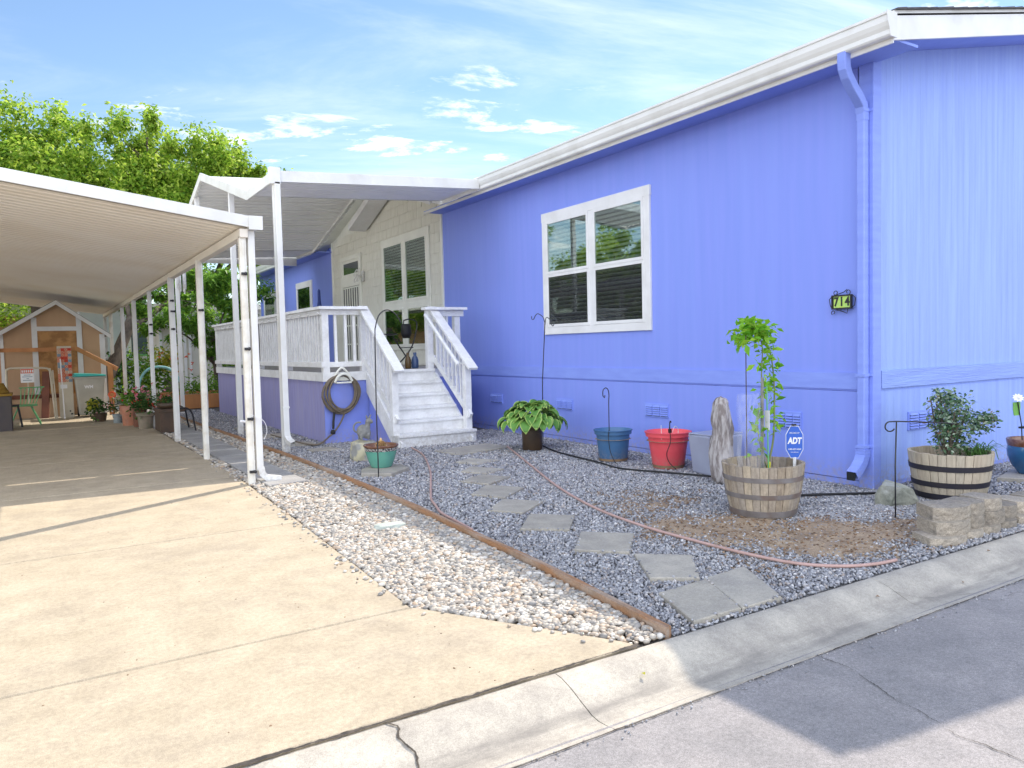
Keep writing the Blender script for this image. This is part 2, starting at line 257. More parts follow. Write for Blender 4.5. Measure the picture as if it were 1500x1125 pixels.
# ------------------------------------------------------------------ builders
ORG = {}
def tag(o, label=None, cat=None, group=None, kind=None):
    if label: o['label'] = label
    if cat: o['category'] = cat
    if group: o['group'] = group
    if kind: o['kind'] = kind
    return o
def thing(name, loc, label, cat, group=None):
    o = bpy.data.objects.new(name, None); col.objects.link(o); o.location = loc; o.empty_display_size = .1
    ORG[o] = Vector(loc); return tag(o, label, cat, group)
class MB:
    def __init__(s): s.v = []; s.f = []; s.m = []; s.mi = 0
    def add(s, vs, fs):
        k = len(s.v); s.v += [tuple(v) for v in vs]; s.f += [tuple(i+k for i in f) for f in fs]; s.m += [s.mi]*len(fs); return s
    def box(s, x0, x1, y0, y1, z0, z1):
        return s.add([(x0,y0,z0),(x1,y0,z0),(x1,y1,z0),(x0,y1,z0),(x0,y0,z1),(x1,y0,z1),(x1,y1,z1),(x0,y1,z1)],
                     [(0,3,2,1),(4,5,6,7),(0,1,5,4),(1,2,6,5),(2,3,7,6),(3,0,4,7)])
    def bar(s, a, b, wd, ht, upv=(0, 0, 1)):
        a = Vector(a); b = Vector(b); d = (b-a).normalized(); u = Vector(upv)
        sd = d.cross(u)
        if sd.length < 1e-4: sd = d.cross(Vector((0, 1, 0)))
        sd.normalize(); u = sd.cross(d).normalized()
        q = [sd*(i*wd/2)+u*(j*ht/2) for i, j in ((-1,-1),(1,-1),(1,1),(-1,1))]
        return s.add([a+c for c in q]+[b+c for c in q], [(0,1,2,3),(7,6,5,4),(0,4,5,1),(1,5,6,2),(2,6,7,3),(3,7,4,0)])
    def tube(s, pts, r, n=8, caps=True):
        pts = [Vector(p) for p in pts]; rs = r if isinstance(r, (list, tuple)) else [r]*len(pts)
        vs = []; prev = None
        for i, p in enumerate(pts):
            d = (pts[min(i+1, len(pts)-1)]-pts[max(i-1, 0)]).normalized()
            if prev is None:
                a = d.cross(Vector((0, 0, 1)))
                if a.length < .05: a = d.cross(Vector((0, 1, 0)))
            else: a = prev-d*prev.dot(d)
            a.normalize(); prev = a; b = d.cross(a)
            vs += [p+(a*math.cos(2*math.pi*k/n)+b*math.sin(2*math.pi*k/n))*rs[i] for k in range(n)]
        fs = []
        for i in range(len(pts)-1):
            for k in range(n):
                fs.append((i*n+k, i*n+(k+1) % n, (i+1)*n+(k+1) % n, (i+1)*n+k))
        if caps: fs += [tuple(reversed(range(n))), tuple(range((len(pts)-1)*n, len(pts)*n))]
        return s.add(vs, fs)
    def lathe(s, c, prof, n=32, close=False):
        vs = []; c = Vector(c)
        for (r, z) in prof:
            vs += [(c.x+r*math.cos(2*math.pi*k/n), c.y+r*math.sin(2*math.pi*k/n), c.z+z) for k in range(n)]
        fs = []
        for i in range(len(prof)-1):
            for k in range(n): fs.append((i*n+k, i*n+(k+1) % n, (i+1)*n+(k+1) % n, (i+1)*n+k))
        if close: fs += [tuple(reversed(range(n))), tuple(range((len(prof)-1)*n, len(prof)*n))]
        return s.add(vs, fs)
    def prism(s, poly, vec):
        """poly of 3-D points (one face), swept along vec"""
        n = len(poly); vec = Vector(vec); p = [Vector(q) for q in poly]
        return s.add(p+[q+vec for q in p], [tuple(reversed(range(n))), tuple(range(n, 2*n))]+[(i, (i+1) % n, n+(i+1) % n, n+i) for i in range(n)])
    def ball(s, c, r, n=10, m=7, sq=(1, 1, 1)):
        c = Vector(c); vs = [c+Vector((0, 0, r*sq[2]))]
        for i in range(1, m):
            t = math.pi*i/m
            vs += [c+Vector((r*sq[0]*math.sin(t)*math.cos(2*math.pi*k/n), r*sq[1]*math.sin(t)*math.sin(2*math.pi*k/n), r*sq[2]*math.cos(t))) for k in range(n)]
        vs.append(c-Vector((0, 0, r*sq[2]))); fs = [(0, 1+k, 1+(k+1) % n) for k in range(n)]
        for i in range(m-2):
            for k in range(n): fs.append((1+i*n+k, 1+(i+1)*n+k, 1+(i+1)*n+(k+1) % n, 1+i*n+(k+1) % n))
        e = len(vs)-1; fs += [(e, 1+(m-2)*n+(k+1) % n, 1+(m-2)*n+k) for k in range(n)]
        return s.add(vs, fs)
    def build(s, name, mats, parent=None, smooth=False, bevel=0, fix=True):
        me = bpy.data.meshes.new(name); off = ORG.get(parent, Vector((0, 0, 0)))
        me.from_pydata([(v[0]-off.x, v[1]-off.y, v[2]-off.z) for v in s.v], [], s.f)
        if not isinstance(mats, (list, tuple)): mats = [mats]
        for m in mats: me.materials.append(m)
        if len(mats) > 1: me.polygons.foreach_set('material_index', s.m)
        if fix:
            import bmesh
            b = bmesh.new(); b.from_mesh(me); bmesh.ops.recalc_face_normals(b, faces=b.faces); b.to_mesh(me); b.free()
        if smooth is True: me.polygons.foreach_set('use_smooth', [True]*len(me.polygons))
        elif smooth: me.shade_smooth() if False else None
        me.update()
        o = bpy.data.objects.new(name, me); col.objects.link(o); o.parent = parent; ORG[o] = off
        if smooth == 'auto':
            me.polygons.foreach_set('use_smooth', [True]*len(me.polygons))
            me.set_sharp_from_angle(angle=R(38))
        if bevel:
            md = o.modifiers.new('bevel', 'BEVEL'); md.width = bevel; md.segments = 2; md.limit_method = 'ANGLE'; md.angle_limit = R(50)
        return o
def B(*a): return MB().box(*a)
def struct(o): o['kind'] = 'structure'; return o
def text_mesh(name, body, size, origin, xdir, ydir, mat, parent, extr=.001, bold=0, sx=1, shear=0, align='CENTER'):
    cu = bpy.data.curves.new(name, 'FONT'); cu.body = body; cu.size = size; cu.extrude = extr; cu.offset = bold; cu.align_x = align; cu.align_y = 'CENTER'; cu.shear = shear
    tmp = bpy.data.objects.new(name+'_t', cu); col.objects.link(tmp); bpy.context.view_layer.update()
    me = bpy.data.meshes.new_from_object(tmp); bpy.data.objects.remove(tmp)
    X = Vector(xdir).normalized(); Y = Vector(ydir).normalized(); Z = X.cross(Y); off = ORG.get(parent, Vector((0, 0, 0)))
    for v in me.vertices:
        c = v.co.copy(); v.co = Vector(origin)-off+X*c.x*sx+Y*c.y+Z*c.z
    me.materials.clear(); me.materials.append(mat)
    o = bpy.data.objects.new(name, me); col.objects.link(o); o.parent = parent; ORG[o] = off; return o
def np_mesh(name, V, F, mat, parent=None, smooth=False, mi=None):
    """V (n,3), F (m,k) equal-size faces"""
    me = bpy.data.meshes.new(name); off = ORG.get(parent, Vector((0, 0, 0)))
    V = np.asarray(V, np.float32)-np.array(off, np.float32); F = np.asarray(F, np.int32); k = F.shape[1]
    me.vertices.add(len(V)); me.vertices.foreach_set('co', V.ravel())
    me.loops.add(F.size); me.loops.foreach_set('vertex_index', F.ravel())
    me.polygons.add(len(F)); me.polygons.foreach_set('loop_start', np.arange(0, F.size, k, dtype=np.int32))
    me.polygons.foreach_set('loop_total', np.full(len(F), k, np.int32))
    if smooth: me.polygons.foreach_set('use_smooth', np.ones(len(F), bool))
    for m in (mat if isinstance(mat, (list, tuple)) else [mat]): me.materials.append(m)
    if mi is not None: me.polygons.foreach_set('material_index', np.asarray(mi, np.int32))
    me.update(calc_edges=True); me.validate()
    o = bpy.data.objects.new(name, me); col.objects.link(o); o.parent = parent; ORG[o] = off; return o
def rotm(n, tilt=math.pi):
    a = rng.uniform(0, 2*np.pi, n); b = rng.uniform(-tilt, tilt, n); c = rng.uniform(-tilt, tilt, n)
    ca, sa, cb, sb, cc, sc = np.cos(a), np.sin(a), np.cos(b), np.sin(b), np.cos(c), np.sin(c)
    Z = np.zeros(n); O = np.ones(n)
    Rz = np.stack([ca, -sa, Z, sa, ca, Z, Z, Z, O], 1).reshape(n, 3, 3)
    Rx = np.stack([O, Z, Z, Z, cb, -sb, Z, sb, cb], 1).reshape(n, 3, 3)
    Ry = np.stack([cc, Z, sc, Z, O, Z, -sc, Z, cc], 1).reshape(n, 3, 3)
    return Rz@Rx@Ry
def ico(sub):
    import bmesh
    b = bmesh.new(); bmesh.ops.create_icosphere(b, subdivisions=sub, radius=1)
    V = np.array([v.co[:] for v in b.verts]); F = np.array([[v.index for v in f.verts] for f in b.faces]); b.free(); return V, F
def stones(name, P, rad, mat, sub, flat=(.45, .75), tilt=.35, rough=.12, smooth=True):
    V, F = ico(sub); n = len(P)
    sc = np.stack([rng.uniform(.8, 1.35, n), rng.uniform(.7, 1.0, n), rng.uniform(*flat, n)], 1)*rad[:, None]
    D = 1+rng.uniform(-rough, rough, (n, len(V), 1))
    if smooth:   # low frequency lumps instead of per-vertex noise
        ph = rng.uniform(0, 6.28, (n, 1)); D = (1+rough*np.sin(V[:, 0][None]*2.2+ph)*np.cos(V[:, 1][None]*2+ph*1.7))[..., None]
    W = (V[None]*D)*sc[:, None, :]
    W = np.einsum('nij,nvj->nvi', rotm(n, tilt), W)+P[:, None, :]
    FF = (F[None]+(np.arange(n)*len(V))[:, None, None]).reshape(-1, 3)
    return np_mesh(name, W.reshape(-1, 3), FF, mat, None, smooth)
def leaves(P, size, aspect=.45, droop=0, fold=.25, dirs=None):
    """returns V,F of pointed folded leaves (2 quads each) at points P"""
    n = len(P); s = (size*rng.uniform(.6, 1.3, n))[:, None, None]
    base = np.array([(0, 0, 0), (.5, -aspect/2, fold*.2), (1, 0, -.05), (.5, aspect/2, fold*.2), (.5, 0, 0)])
    W = base[None]*s; W = np.einsum('nij,nvj->nvi', rotm(n, 1.1), W)
    if dirs is not None: pass
    W[:, :, 2] -= droop*np.array([0, .3, 1, .3, .3])[None]*s[:, :, 0]
    W += P[:, None, :]
    f = np.array([(0, 1, 2, 4), (0, 4, 2, 3)])
    FF = (f[None]+(np.arange(n)*5)[:, None, None]).reshape(-1, 4)
    return W.reshape(-1, 3), FF
def blob_points(c, r, n, shell=.55):
    d = rng.normal(size=(n, 3)); d /= np.linalg.norm(d, axis=1)[:, None]
    rr = rng.uniform(shell, 1, n)**.7
    lump = 1+.26*np.sin(d[:, 0]*5+c[0]*3)*np.cos(d[:, 1]*4+c[2]*2)+.15*np.sin(d[:, 2]*7+c[1])
    return np.array(c)+d*(rr*lump)[:, None]*np.array(r)
def pip(poly):
    P = np.array(poly, float)
    def f(x, y):
        ins = np.zeros(len(x), bool); j = len(P)-1
        for i in range(len(P)):
            c = ((P[i, 1] > y) != (P[j, 1] > y)) & (x < (P[j, 0]-P[i, 0])*(y-P[i, 1])/(P[j, 1]-P[i, 1]+1e-12)+P[i, 0])
            ins ^= c; j = i
        return ins
    return f
def catmull(pts, k=8):
    p = [Vector(q) for q in pts]; p = [p[0]*2-p[1]]+p+[p[-1]*2-p[-2]]; o = []
    for i in range(1, len(p)-2):
        for j in range(k):
            t = j/k; a, b, c, d = p[i-1:i+3]
            o.append(.5*((2*b)+(c-a)*t+(2*a-5*b+4*c-d)*t*t+(3*b-a-3*c+d)*t**3))
    o.append(p[-2]); return o

XW, YE = 5.83, 3.75          # long wall plane, end wall plane
# ------------------------------------------------------------------ ground
def sheet(name, poly, z, mat):
    return struct(MB().add([(x, y, z) for x, y in poly], [tuple(range(len(poly)))]).build(name, mat))
sheet('ground', [(-600, 2.2), (600, 2.2), (600, 900), (-600, 900)], -.12, m_soil)
sheet('street', [(-600, -300), (600, -300), (600, 2.02), (-600, 2.02)], -.07, m_asph)
# kerb: rolled profile in joints about 2 m apart
prof = [(2.352, -.2), (2.352, -.004), (2.335, .002), (2.295, -.002), (2.235, -.020), (2.165, -.050), (2.115, -.070), (2.075, -.076), (2.035, -.073), (1.985, -.066), (1.985, -.2)]
kb = MB(); xs = [-14, -11.2, -8.4, -5.6, -2.8, -.35, 1.62, 3.62, 5.62, 7.6, 9.6, 11.6, 14, 18, 24, 40]
for a, b in zip(xs[:-1], xs[1:]):
    ns = max(2, int((b-a)/.25)); g = .0022
    X = [a+g+(b-a-2*g)*i/ns for i in range(ns+1)]; vs = []
    for x in X:
        vs += [(x, y+.004*mnoise.noise((x*.9, y, 1)), z+.004*mnoise.noise((x*1.1, y*2, 3))) for y, z in prof]
    n = len(prof); fs = [(i*n+j, (i+1)*n+j, (i+1)*n+j+1, i*n+j+1) for i in range(ns) for j in range(n-1)]
    fs += [tuple(range(n)), tuple(reversed(range(ns*n, ns*n+n)))]
    kb.add(vs, fs)
struct(kb.build('kerb', m_kerb, smooth='auto', bevel=0))
# driveway slabs with open control joints
dw = MB(); dz = .004
def slab(poly, z=0, t=.12, ch=.006):
    n = len(poly); c = Vector((sum(p[0] for p in poly)/n, sum(p[1] for p in poly)/n))
    ins = []
    for i in range(n):
        p0, p1, p2 = Vector(poly[i-1]), Vector(poly[i]), Vector(poly[(i+1) % n])
        d1 = (p1-p0).normalized(); d2 = (p2-p1).normalized(); n1 = Vector((-d1.y, d1.x)); n2 = Vector((-d2.y, d2.x))
        m = (n1+n2).normalized(); ins.append(p1+m*ch/max(.3, m.dot(n1)))
    vs = [(p[0], p[1], z-t) for p in poly]+[(p[0], p[1], z-ch) for p in poly]+[(q.x, q.y, z) for q in ins]
    fs = [tuple(reversed(range(n))), tuple(range(2*n, 3*n))]
    for L0 in (0, n): fs += [(L0+i, L0+(i+1) % n, L0+n+(i+1) % n, L0+n+i) for i in range(n)]
    return vs, fs
XL = -9.5  # unseen left part added so pale concrete bounces light under the carport
js = [3.335, 5.50, 7.95, 10.4, 12.9, 15.4, 18.0, 21, 24]
def xr(y): return 1.478+(y-3.35)*.0475 if y < 7.3 else 1.668-.004*(y-7.3)
dw.add(*slab([(XL, 2.365), (2.055, 2.365), (2.03, 2.43), (1.49, 3.329), (XL, 3.285)], dz))
jL = [3.295]+js[1:]
for i in range(len(js)-1):
    a, b = js[i]+.005, js[i+1]-.005
    lo_ = 3.297 if i == 0 else a+.02; hi_ = b+.02
    for x0, x1 in ((XL, -.62), (-.61, None)):
        xa = x1 if x1 is not None else xr(a); xb = x1 if x1 is not None else xr(b)
        f = (x0-XL)/(1.5-XL); g = ((x1 or 1.5)-XL)/(1.5-XL)
        ya0 = lo_+(a-lo_)*f; ya1 = lo_+(a-lo_)*g; yb0 = hi_+(b-hi_)*f; yb1 = hi_+(b-hi_)*g
        if i < 4 and x1 is not None:   # no lengthwise joint near the street
            continue
        if i < 4: x0 = XL; ya0 = lo_; yb0 = hi_
        dw.add(*slab([(x0, ya0), (xa, ya1), (xb, yb1), (x0, yb0)], dz))
struct(dw.build('driveway', m_concrete))
def crackstrip(name, pts, w0, z, seed=0, mat=m_crack, jit=.012, k=40):
    P = catmull([(x, y, 0) for x, y in pts], k); L_ = []; R_ = []
    for i, p in enumerate(P):
        d = (P[min(i+1, len(P)-1)]-P[max(i-1, 0)]).normalized(); nn = Vector((-d.y, d.x, 0))
        q = p+nn*jit*(mnoise.noise((p.x*9, p.y*9, seed))+.5*mnoise.noise((p.x*31, p.y*31, seed+5))+.35*mnoise.noise((p.x*110, p.y*110, seed+6)))
        ww = w0*max(.12, .6+1.0*mnoise.noise((p.x*7, p.y*7, seed+9))+.5*mnoise.noise((p.x*40, p.y*40, seed+2)))*min(1, (len(P)-1-i)/6+.1)
        zz_ = z(q.x, q.y) if callable(z) else z
        L_.append((q.x+nn.x*ww/2, q.y+nn.y*ww/2, zz_)); R_.append((q.x-nn.x*ww/2, q.y-nn.y*ww/2, zz_))
    n = len(P); return struct(MB().add(L_+R_, [(i, i+1, n+i+1, n+i) for i in range(n-1)]).build(name, mat))
def kz(x, y):
    for (y0, z0), (y1, z1) in zip(prof[1:-1], prof[2:]):
        if y1 <= y <= y0: return z0+(z1-z0)*(y0-y)/(y0-y1)+.006
    return .004
crackstrip('joint_crack', [(2.05, 2.352), (1.5, 2.350), (.9, 2.346), (.4, 2.350), (-.4, 2.345), (-1.5, 2.35), (-4, 2.35)], .020, .009, 1, jit=.008, k=90)
crackstrip('kerb_crack', [(.93, 2.35), (.955, 2.30), (.94, 2.25), (.965, 2.19), (.95, 2.13), (.965, 2.08)], .008, kz, 3, jit=.008)
crackstrip('kerb_crack', [(3.60, 2.20), (3.72, 2.12), (3.9, 2.05), (4.02, 1.995)], .0025, kz, 4, jit=.006)
crackstrip('street_crack', [(2.693, 1.967), (2.706, 1.85), (2.669, 1.76), (2.6, 1.584), (2.575, 1.469), (2.521, 1.323), (2.535, 1.224), (2.524, 1.12), (2.45, .95), (2.46, .7)], .0038, -.066, 6, jit=.016)
crackstrip('street_crack', [(4.1, 1.9), (4.4, 1.86), (4.7, 1.88)], .002, -.066, 8)
crackstrip('street_edge_crack', [(.2, 1.975), (1.2, 1.978), (2.4, 1.976), (3.6, 1.98), (6, 1.978)], .007, -.0655, 12, jit=.006, k=90)
# beds
EDGE = [(2.238, 2.375), (2.300, 3.0), (2.36, 3.8), (2.425, 5.0), (2.47, 6.2), (2.49, 7.6), (2.485, 9.0), (2.45, 11.0), (2.40, 13.0), (2.36, 14.6), (2.34, 17.5)]
EP = [(p.x, p.y) for p in catmull([(x, y, 0) for x, y in EDGE], 8)]
sheet('gravel_bed', [(x+.0, y) for x, y in EP]+[(2.4, 24), (12, 24), (12, 2.36), (2.24, 2.36)], -.016, m_bed)
sheet('pebble_bed', [(2.06, 2.36), (2.24, 2.36)]+[(x, y) for x, y in EP]+[(2.34, 24), (1.5, 24), (1.5, 3.3)], -.02, pm('pebble_underlay', (.26, .24, .21), (.12, .11, .10), .95, 40, 6, bump=1, bscale=90))
ed = MB()
for i in range(len(EP)-1):
    (x0, y0), (x1, y1) = EP[i], EP[i+1]
    z0 = .036+.008*mnoise.noise((y0, 0, 0)); z1 = .036+.008*mnoise.noise((y1, 0, 0))
    h = .017
    ed.add([(x0-h, y0, -.06), (x0+h, y0, -.06), (x0+h, y0, z0), (x0-h, y0, z0), (x1-h, y1, -.06), (x1+h, y1, -.06), (x1+h, y1, z1), (x1-h, y1, z1)],
           [(0, 1, 5, 4), (1, 2, 6, 5), (2, 3, 7, 6), (3, 0, 4, 7), (0, 3, 2, 1), (4, 5, 6, 7)])
tag(ed.build('wooden_edging', m_edge, fix=True), 'long weathered orange brown timber board edging between pebbles and grey gravel', 'garden edging')
def edx(y): return np.interp(y, [p[1] for p in EP], [p[0] for p in EP])

def nz2(x, y, s, o=0): return np.array([mnoise.noise((a*s, b*s, o)) for a, b in zip(x, y)])
# pebble strip
def scat(n, x0, x1, y0, y1, f):
    x = rng.uniform(x0, x1, n); y = rng.uniform(y0, y1, n); k = f(x, y); return x[k], y[k]
def peb_in(x, y):
    left = np.where(y < 3.34, 2.05-(y-2.42)*.615, np.where(y < 7.3, 1.478+(y-3.35)*.0475, 1.668))
    return (x > left+.008) & (x < edx(y)-.028) & ~((x > 1.76) & (x < 2.17) & (y > 7.15)) & (y > 2.375)
PX = []; PR = []
for n, y0, y1, r0, r1 in ((18000, 2.37, 5.2, .0085, .021), (11000, 5.2, 8.5, .010, .023), (9000, 8.5, 18, .016, .03)):
    x, y = scat(n, 1.45, 2.5, y0, y1, peb_in); r = rng.uniform(0, 1, len(x))**1.5*(r1-r0)+r0
    PX.append(np.stack([x, y, rng.uniform(-.012, .006, len(x))+.004*nz2(x, y, 2.5)], 1)); PR.append(r)
tag(stones('river_pebbles', np.concatenate(PX), np.concatenate(PR), m_pebble, 2), 'cream and grey river pebbles filling the strip beside the driveway', 'pebbles', kind='stuff')
ys2 = rng.uniform(2.45, 9, 130); xs2 = np.array([xr(v) if v > 3.34 else 2.05-(v-2.42)*.615 for v in ys2])-np.abs(rng.normal(0, .05, 130))-.005
tag(stones('stray_pebbles', np.stack([xs2, ys2, np.full(130, .009)], 1), rng.uniform(.006, .016, 130), m_pebble, 2), 'stray river pebbles spilled onto the driveway edge', 'pebbles', kind='stuff')
# crushed gravel
def dirtmask(x, y):
    d = 1.12*np.exp(-(((x-4.3)/.85)**2+((y-2.95)/.5)**2))+.85*np.exp(-(((x-3.8)/.6)**2+((y-3.7)/.5)**2))+.7*np.exp(-(((x-4.1)/.5)**2+((y-4.6)/.5)**2))
    return d+.5*nz2(x, y, 2.6, 3)+.25*nz2(x, y, 8, 7)
def grav_in(x, y):
    k = (x > edx(y)+.028) & (x < np.where(y > YE-.01, XW-.01, 12)) & (y > 2.372)
    k &= ~((x > 3.27) & (y > 9.97)) & ~((x > 3.9) & (x < 4.85) & (y > 8.9))
    d = dirtmask(x, y); k &= rng.uniform(0, 1, len(x)) > np.clip((d-.30)*1.5, 0, .86)
    return k
def bedz(x, y): return .0
PX = []; PR = []
for n, x0, x1, y0, y1, r0, r1 in ((44000, 2.2, 5.83, 2.37, 4.2, .0065, .0125), (30000, 2.3, 5.83, 4.2, 6.6, .008, .0145), (26000, 2.4, 5.83, 6.6, 10, .010, .017), (9000, 2.4, 3.3, 10, 18, .012, .02), (16000, 4.6, 9.2, 2.38, 3.74, .008, .014)):
    x, y = scat(n, x0, x1, y0, y1, grav_in); r = rng.uniform(0, 1, len(x))**1.6*(r1-r0)+r0
    PX.append(np.stack([x, y, rng.uniform(-.012, -.002, len(x))], 1)); PR.append(r)
tag(stones('crushed_gravel', np.concatenate(PX), np.concatenate(PR), m_gravel, 1, (.5, .9), 1.2, .22, False), 'blue grey crushed gravel covering the front yard', 'gravel', kind='stuff')
# bare dirt
nx_, ny_ = 90, 46; V = []; F = []
for j in range(ny_+1):
    for i in range(nx_+1):
        x = 2.75+3.0*i/nx_; y = 2.37+3.0*j/ny_; V.append((x, y, 0))
V = np.array(V); d = dirtmask(V[:, 0], V[:, 1]); edgef = np.clip((V[:, 1]-2.37)/.12, 0, 1)*np.clip((5.75-V[:, 0])/.2, 0, 1)*np.clip((V[:, 0]-2.75)/.2, 0, 1)
V[:, 2] = -.030+np.clip(d*.030, -.02, .032)*edgef+.002*nz2(V[:, 0], V[:, 1], 20)
F = np.array([(j*(nx_+1)+i, j*(nx_+1)+i+1, (j+1)*(nx_+1)+i+1, (j+1)*(nx_+1)+i) for j in range(ny_) for i in range(nx_)])
struct(np_mesh('dirt_patch', V, F, m_soil, None, True))
# mulch chips on the dirt
x, y = scat(6000, 2.9, 5.6, 2.4, 5.2, lambda x, y: dirtmask(x, y) > .25+rng.uniform(0, .5, len(x)))
tag(stones('mulch_chips', np.stack([x, y, np.full(len(x), .004)], 1), rng.uniform(.004, .011, len(x)), pm('mulch', (.22, .13, .07), (.12, .07, .04), .9, 20, island=[(0, (.10, .06, .035)), (.5, (.24, .14, .075)), (1, (.42, .30, .19))]), 1, (.15, .4), .4, .3, False), 'scattered brown mulch and chips over the bare dirt', 'mulch', kind='stuff')
# concrete walkway strip under the posts
wk = MB(); y = 7.16; k = 0
while y < 19:
    L_ = .58; wk.add(*slab([(1.775, y), (2.155+.01*random.random(), y+.015), (2.155, y+L_), (1.775+.01*random.random(), y+L_-.01)], .012+.006*random.random(), .05, .006)); y += L_+.02; k += 1
struct(wk.build('walkway', m_walk))
# stepping stones
ST = [([(2.415, 2.400), (2.716, 2.40), (2.907, 2.795), (2.56, 2.78)], 'wide tan stepping slab at the kerb beside the end of the edging board'),
      ([(2.725, 2.40), (3.006, 2.40), (3.248, 2.844), (2.915, 2.82)], 'tan stepping slab at the kerb, right of its twin'),
      ([(2.688, 2.985), (2.896, 2.832), (3.179, 3.166), (2.932, 3.388)], 'stepping slab just behind the pair at the kerb'),
      ([(2.704, 3.672), (2.928, 3.427), (3.25, 3.753), (3.009, 4.006)], 'clean pale stepping slab, second behind the kerb pair'),
      ([(2.729, 4.316), (2.981, 4.098), (3.265, 4.417), (3.031, 4.657)], 'stepping slab, third behind the kerb pair'),
      ([(2.855, 4.972), (3.016, 4.726), (3.372, 4.976), (3.161, 5.247)], 'stepping slab midway along the path to the steps'),
      ([(3.053, 5.587), (3.203, 5.284), (3.563, 5.562), (3.376, 5.882)], 'stepping slab, fifth from the porch steps'),
      ([(3.275, 6.185), (3.408, 5.899), (3.767, 6.103), (3.602, 6.389)], 'stepping slab, fourth from the porch steps'),
      ([(3.548, 6.692), (3.682, 6.422), (3.966, 6.554), (3.773, 6.889)], 'stepping slab, third from the porch steps'),
      ([(3.805, 7.282), (3.917, 7.001), (4.232, 7.103), (4.039, 7.402)], 'stepping slab, second from the porch steps'),
      ([(4.02, 8.25), (4.10, 7.75), (4.95, 7.95), (4.85, 8.45)], 'long slab lying directly below the bottom porch step'),
      ([(2.85, 9.22), (3.2, 9.21), (3.15, 9.5), (2.84, 9.45)], 'flat pinkish slab in the gravel below the coiled hose'),
      ([(2.75, 9.95), (3.1, 9.9), (3.12, 10.25), (2.78, 10.3)], 'flat slab in the gravel beside the purple deck skirt, near end'),
      ([(2.72, 11.2), (3.1, 11.15), (3.1, 11.6), (2.75, 11.65)], 'flat slab in the gravel beside the purple deck skirt, middle one'),
      ([(2.7, 12.6), (3.08, 12.55), (3.1, 13.0), (2.72, 13.05)], 'flat slab in the gravel beside the purple deck skirt, far end')]
for k, (p, lb) in enumerate(ST):
    c = Vector((sum(q[0] for q in p)/4, sum(q[1] for q in p)/4)); mb = MB()
    e = []
    for i in range(4):   # slightly wobbly edges
        a, b = Vector(p[i]), Vector(p[(i+1) % 4])
        for t in range(5):
            q = a.lerp(b, t/5); q += (q-c).normalized()*.003*mnoise.noise((q.x*20, q.y*20, k)); e.append((q.x, q.y))
    mb.add(*slab(e, .011+.005*random.random(), .05, .004))
    tag(mb.build('stepping_stone', m_paver), lb, 'stepping stone', 'stepping stones set in the gravel')

x = rng.uniform(-.5, 8, 520); y = 1.985-np.abs(rng.normal(0, .035, 520)); z = np.full(520, -.066)
tag(stones('gutter_grit', np.stack([x, y, z], 1), rng.uniform(.0018, .0055, 520), m_gravel, 1, (.4, .9), 1, .2, False), 'fine grit and stone bits along the edge where the road meets the kerb', 'grit', kind='stuff')
x = rng.uniform(-.4, 1.6, 420); y = rng.uniform(2.4, 15, 420); x = np.where(rng.uniform(0, 1, 420) < .5, np.array([xr(v) for v in y])-np.abs(rng.normal(0, .10, 420)), x)
tag(stones('driveway_debris', np.stack([x, y, np.full(420, .005)], 1), rng.uniform(.0015, .005, 420), MATS['mulch'], 1, (.1, .4), .3, .3, False), 'tiny leaf bits and grit scattered on the driveway concrete', 'debris', kind='stuff')
sx2, sy2 = [], []
for p, _l2 in ST[:11]:
    c = Vector((sum(q[0] for q in p)/4, sum(q[1] for q in p)/4))
    for _ in range(15):
        i = random.randrange(4); a, b = Vector(p[i]), Vector(p[(i+1) % 4]); q = a.lerp(b, random.random()); q = q.lerp(c, abs(random.gauss(0, .06))-.02); sx2.append(q.x); sy2.append(q.y)
sx2 = np.array(sx2); sy2 = np.array(sy2); k_ = sy2 > 2.39; sx2 = sx2[k_]; sy2 = sy2[k_]
tag(stones('stray_gravel', np.stack([sx2, sy2, np.full(len(sx2), .016)], 1), rng.uniform(.004, .011, len(sx2)), m_gravel, 1, (.5, .9), 1.2, .22, False), 'stray gravel chips lying over the edges of the stepping slabs', 'gravel', kind='stuff')
# ------------------------------------------------------------------ house
H = thing('manufactured_house', (XW, YE, 0), 'long periwinkle blue manufactured house with white gutters and cream shingled porch wall', 'house')
YF = 23.4; XR = 13.8; ZE = 3.56
def gable_z(x): return 3.44+.2112*(x-5.48)   # underside line of the rake
# end wall (faces the street)
zc = lambda x: min(gable_z(x), gable_z(2*9.8-x))+.06
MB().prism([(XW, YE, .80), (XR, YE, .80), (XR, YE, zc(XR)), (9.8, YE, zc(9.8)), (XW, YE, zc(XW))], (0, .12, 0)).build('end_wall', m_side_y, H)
B(XW, XR, YE-.008, YE+.1, .03, .80).build('skirting', m_side_y, H)
B(XW, XR, YE+.0, YE+.1, -.12, .03).build('base_board', m_trimp, H)
B(XW+.1, XR, YE-.026, YE-.002, .822, .97).build('belly_band', pm('grained_trim', (.30, .42, .84), (.25, .34, .78), .6, 2, 7, bump=.9, bscale=14, stretch=(.5, 1, 9)), H)
B(XW+.1, XR, YE-.018, YE-.004, 3.32, 3.42) if False else None
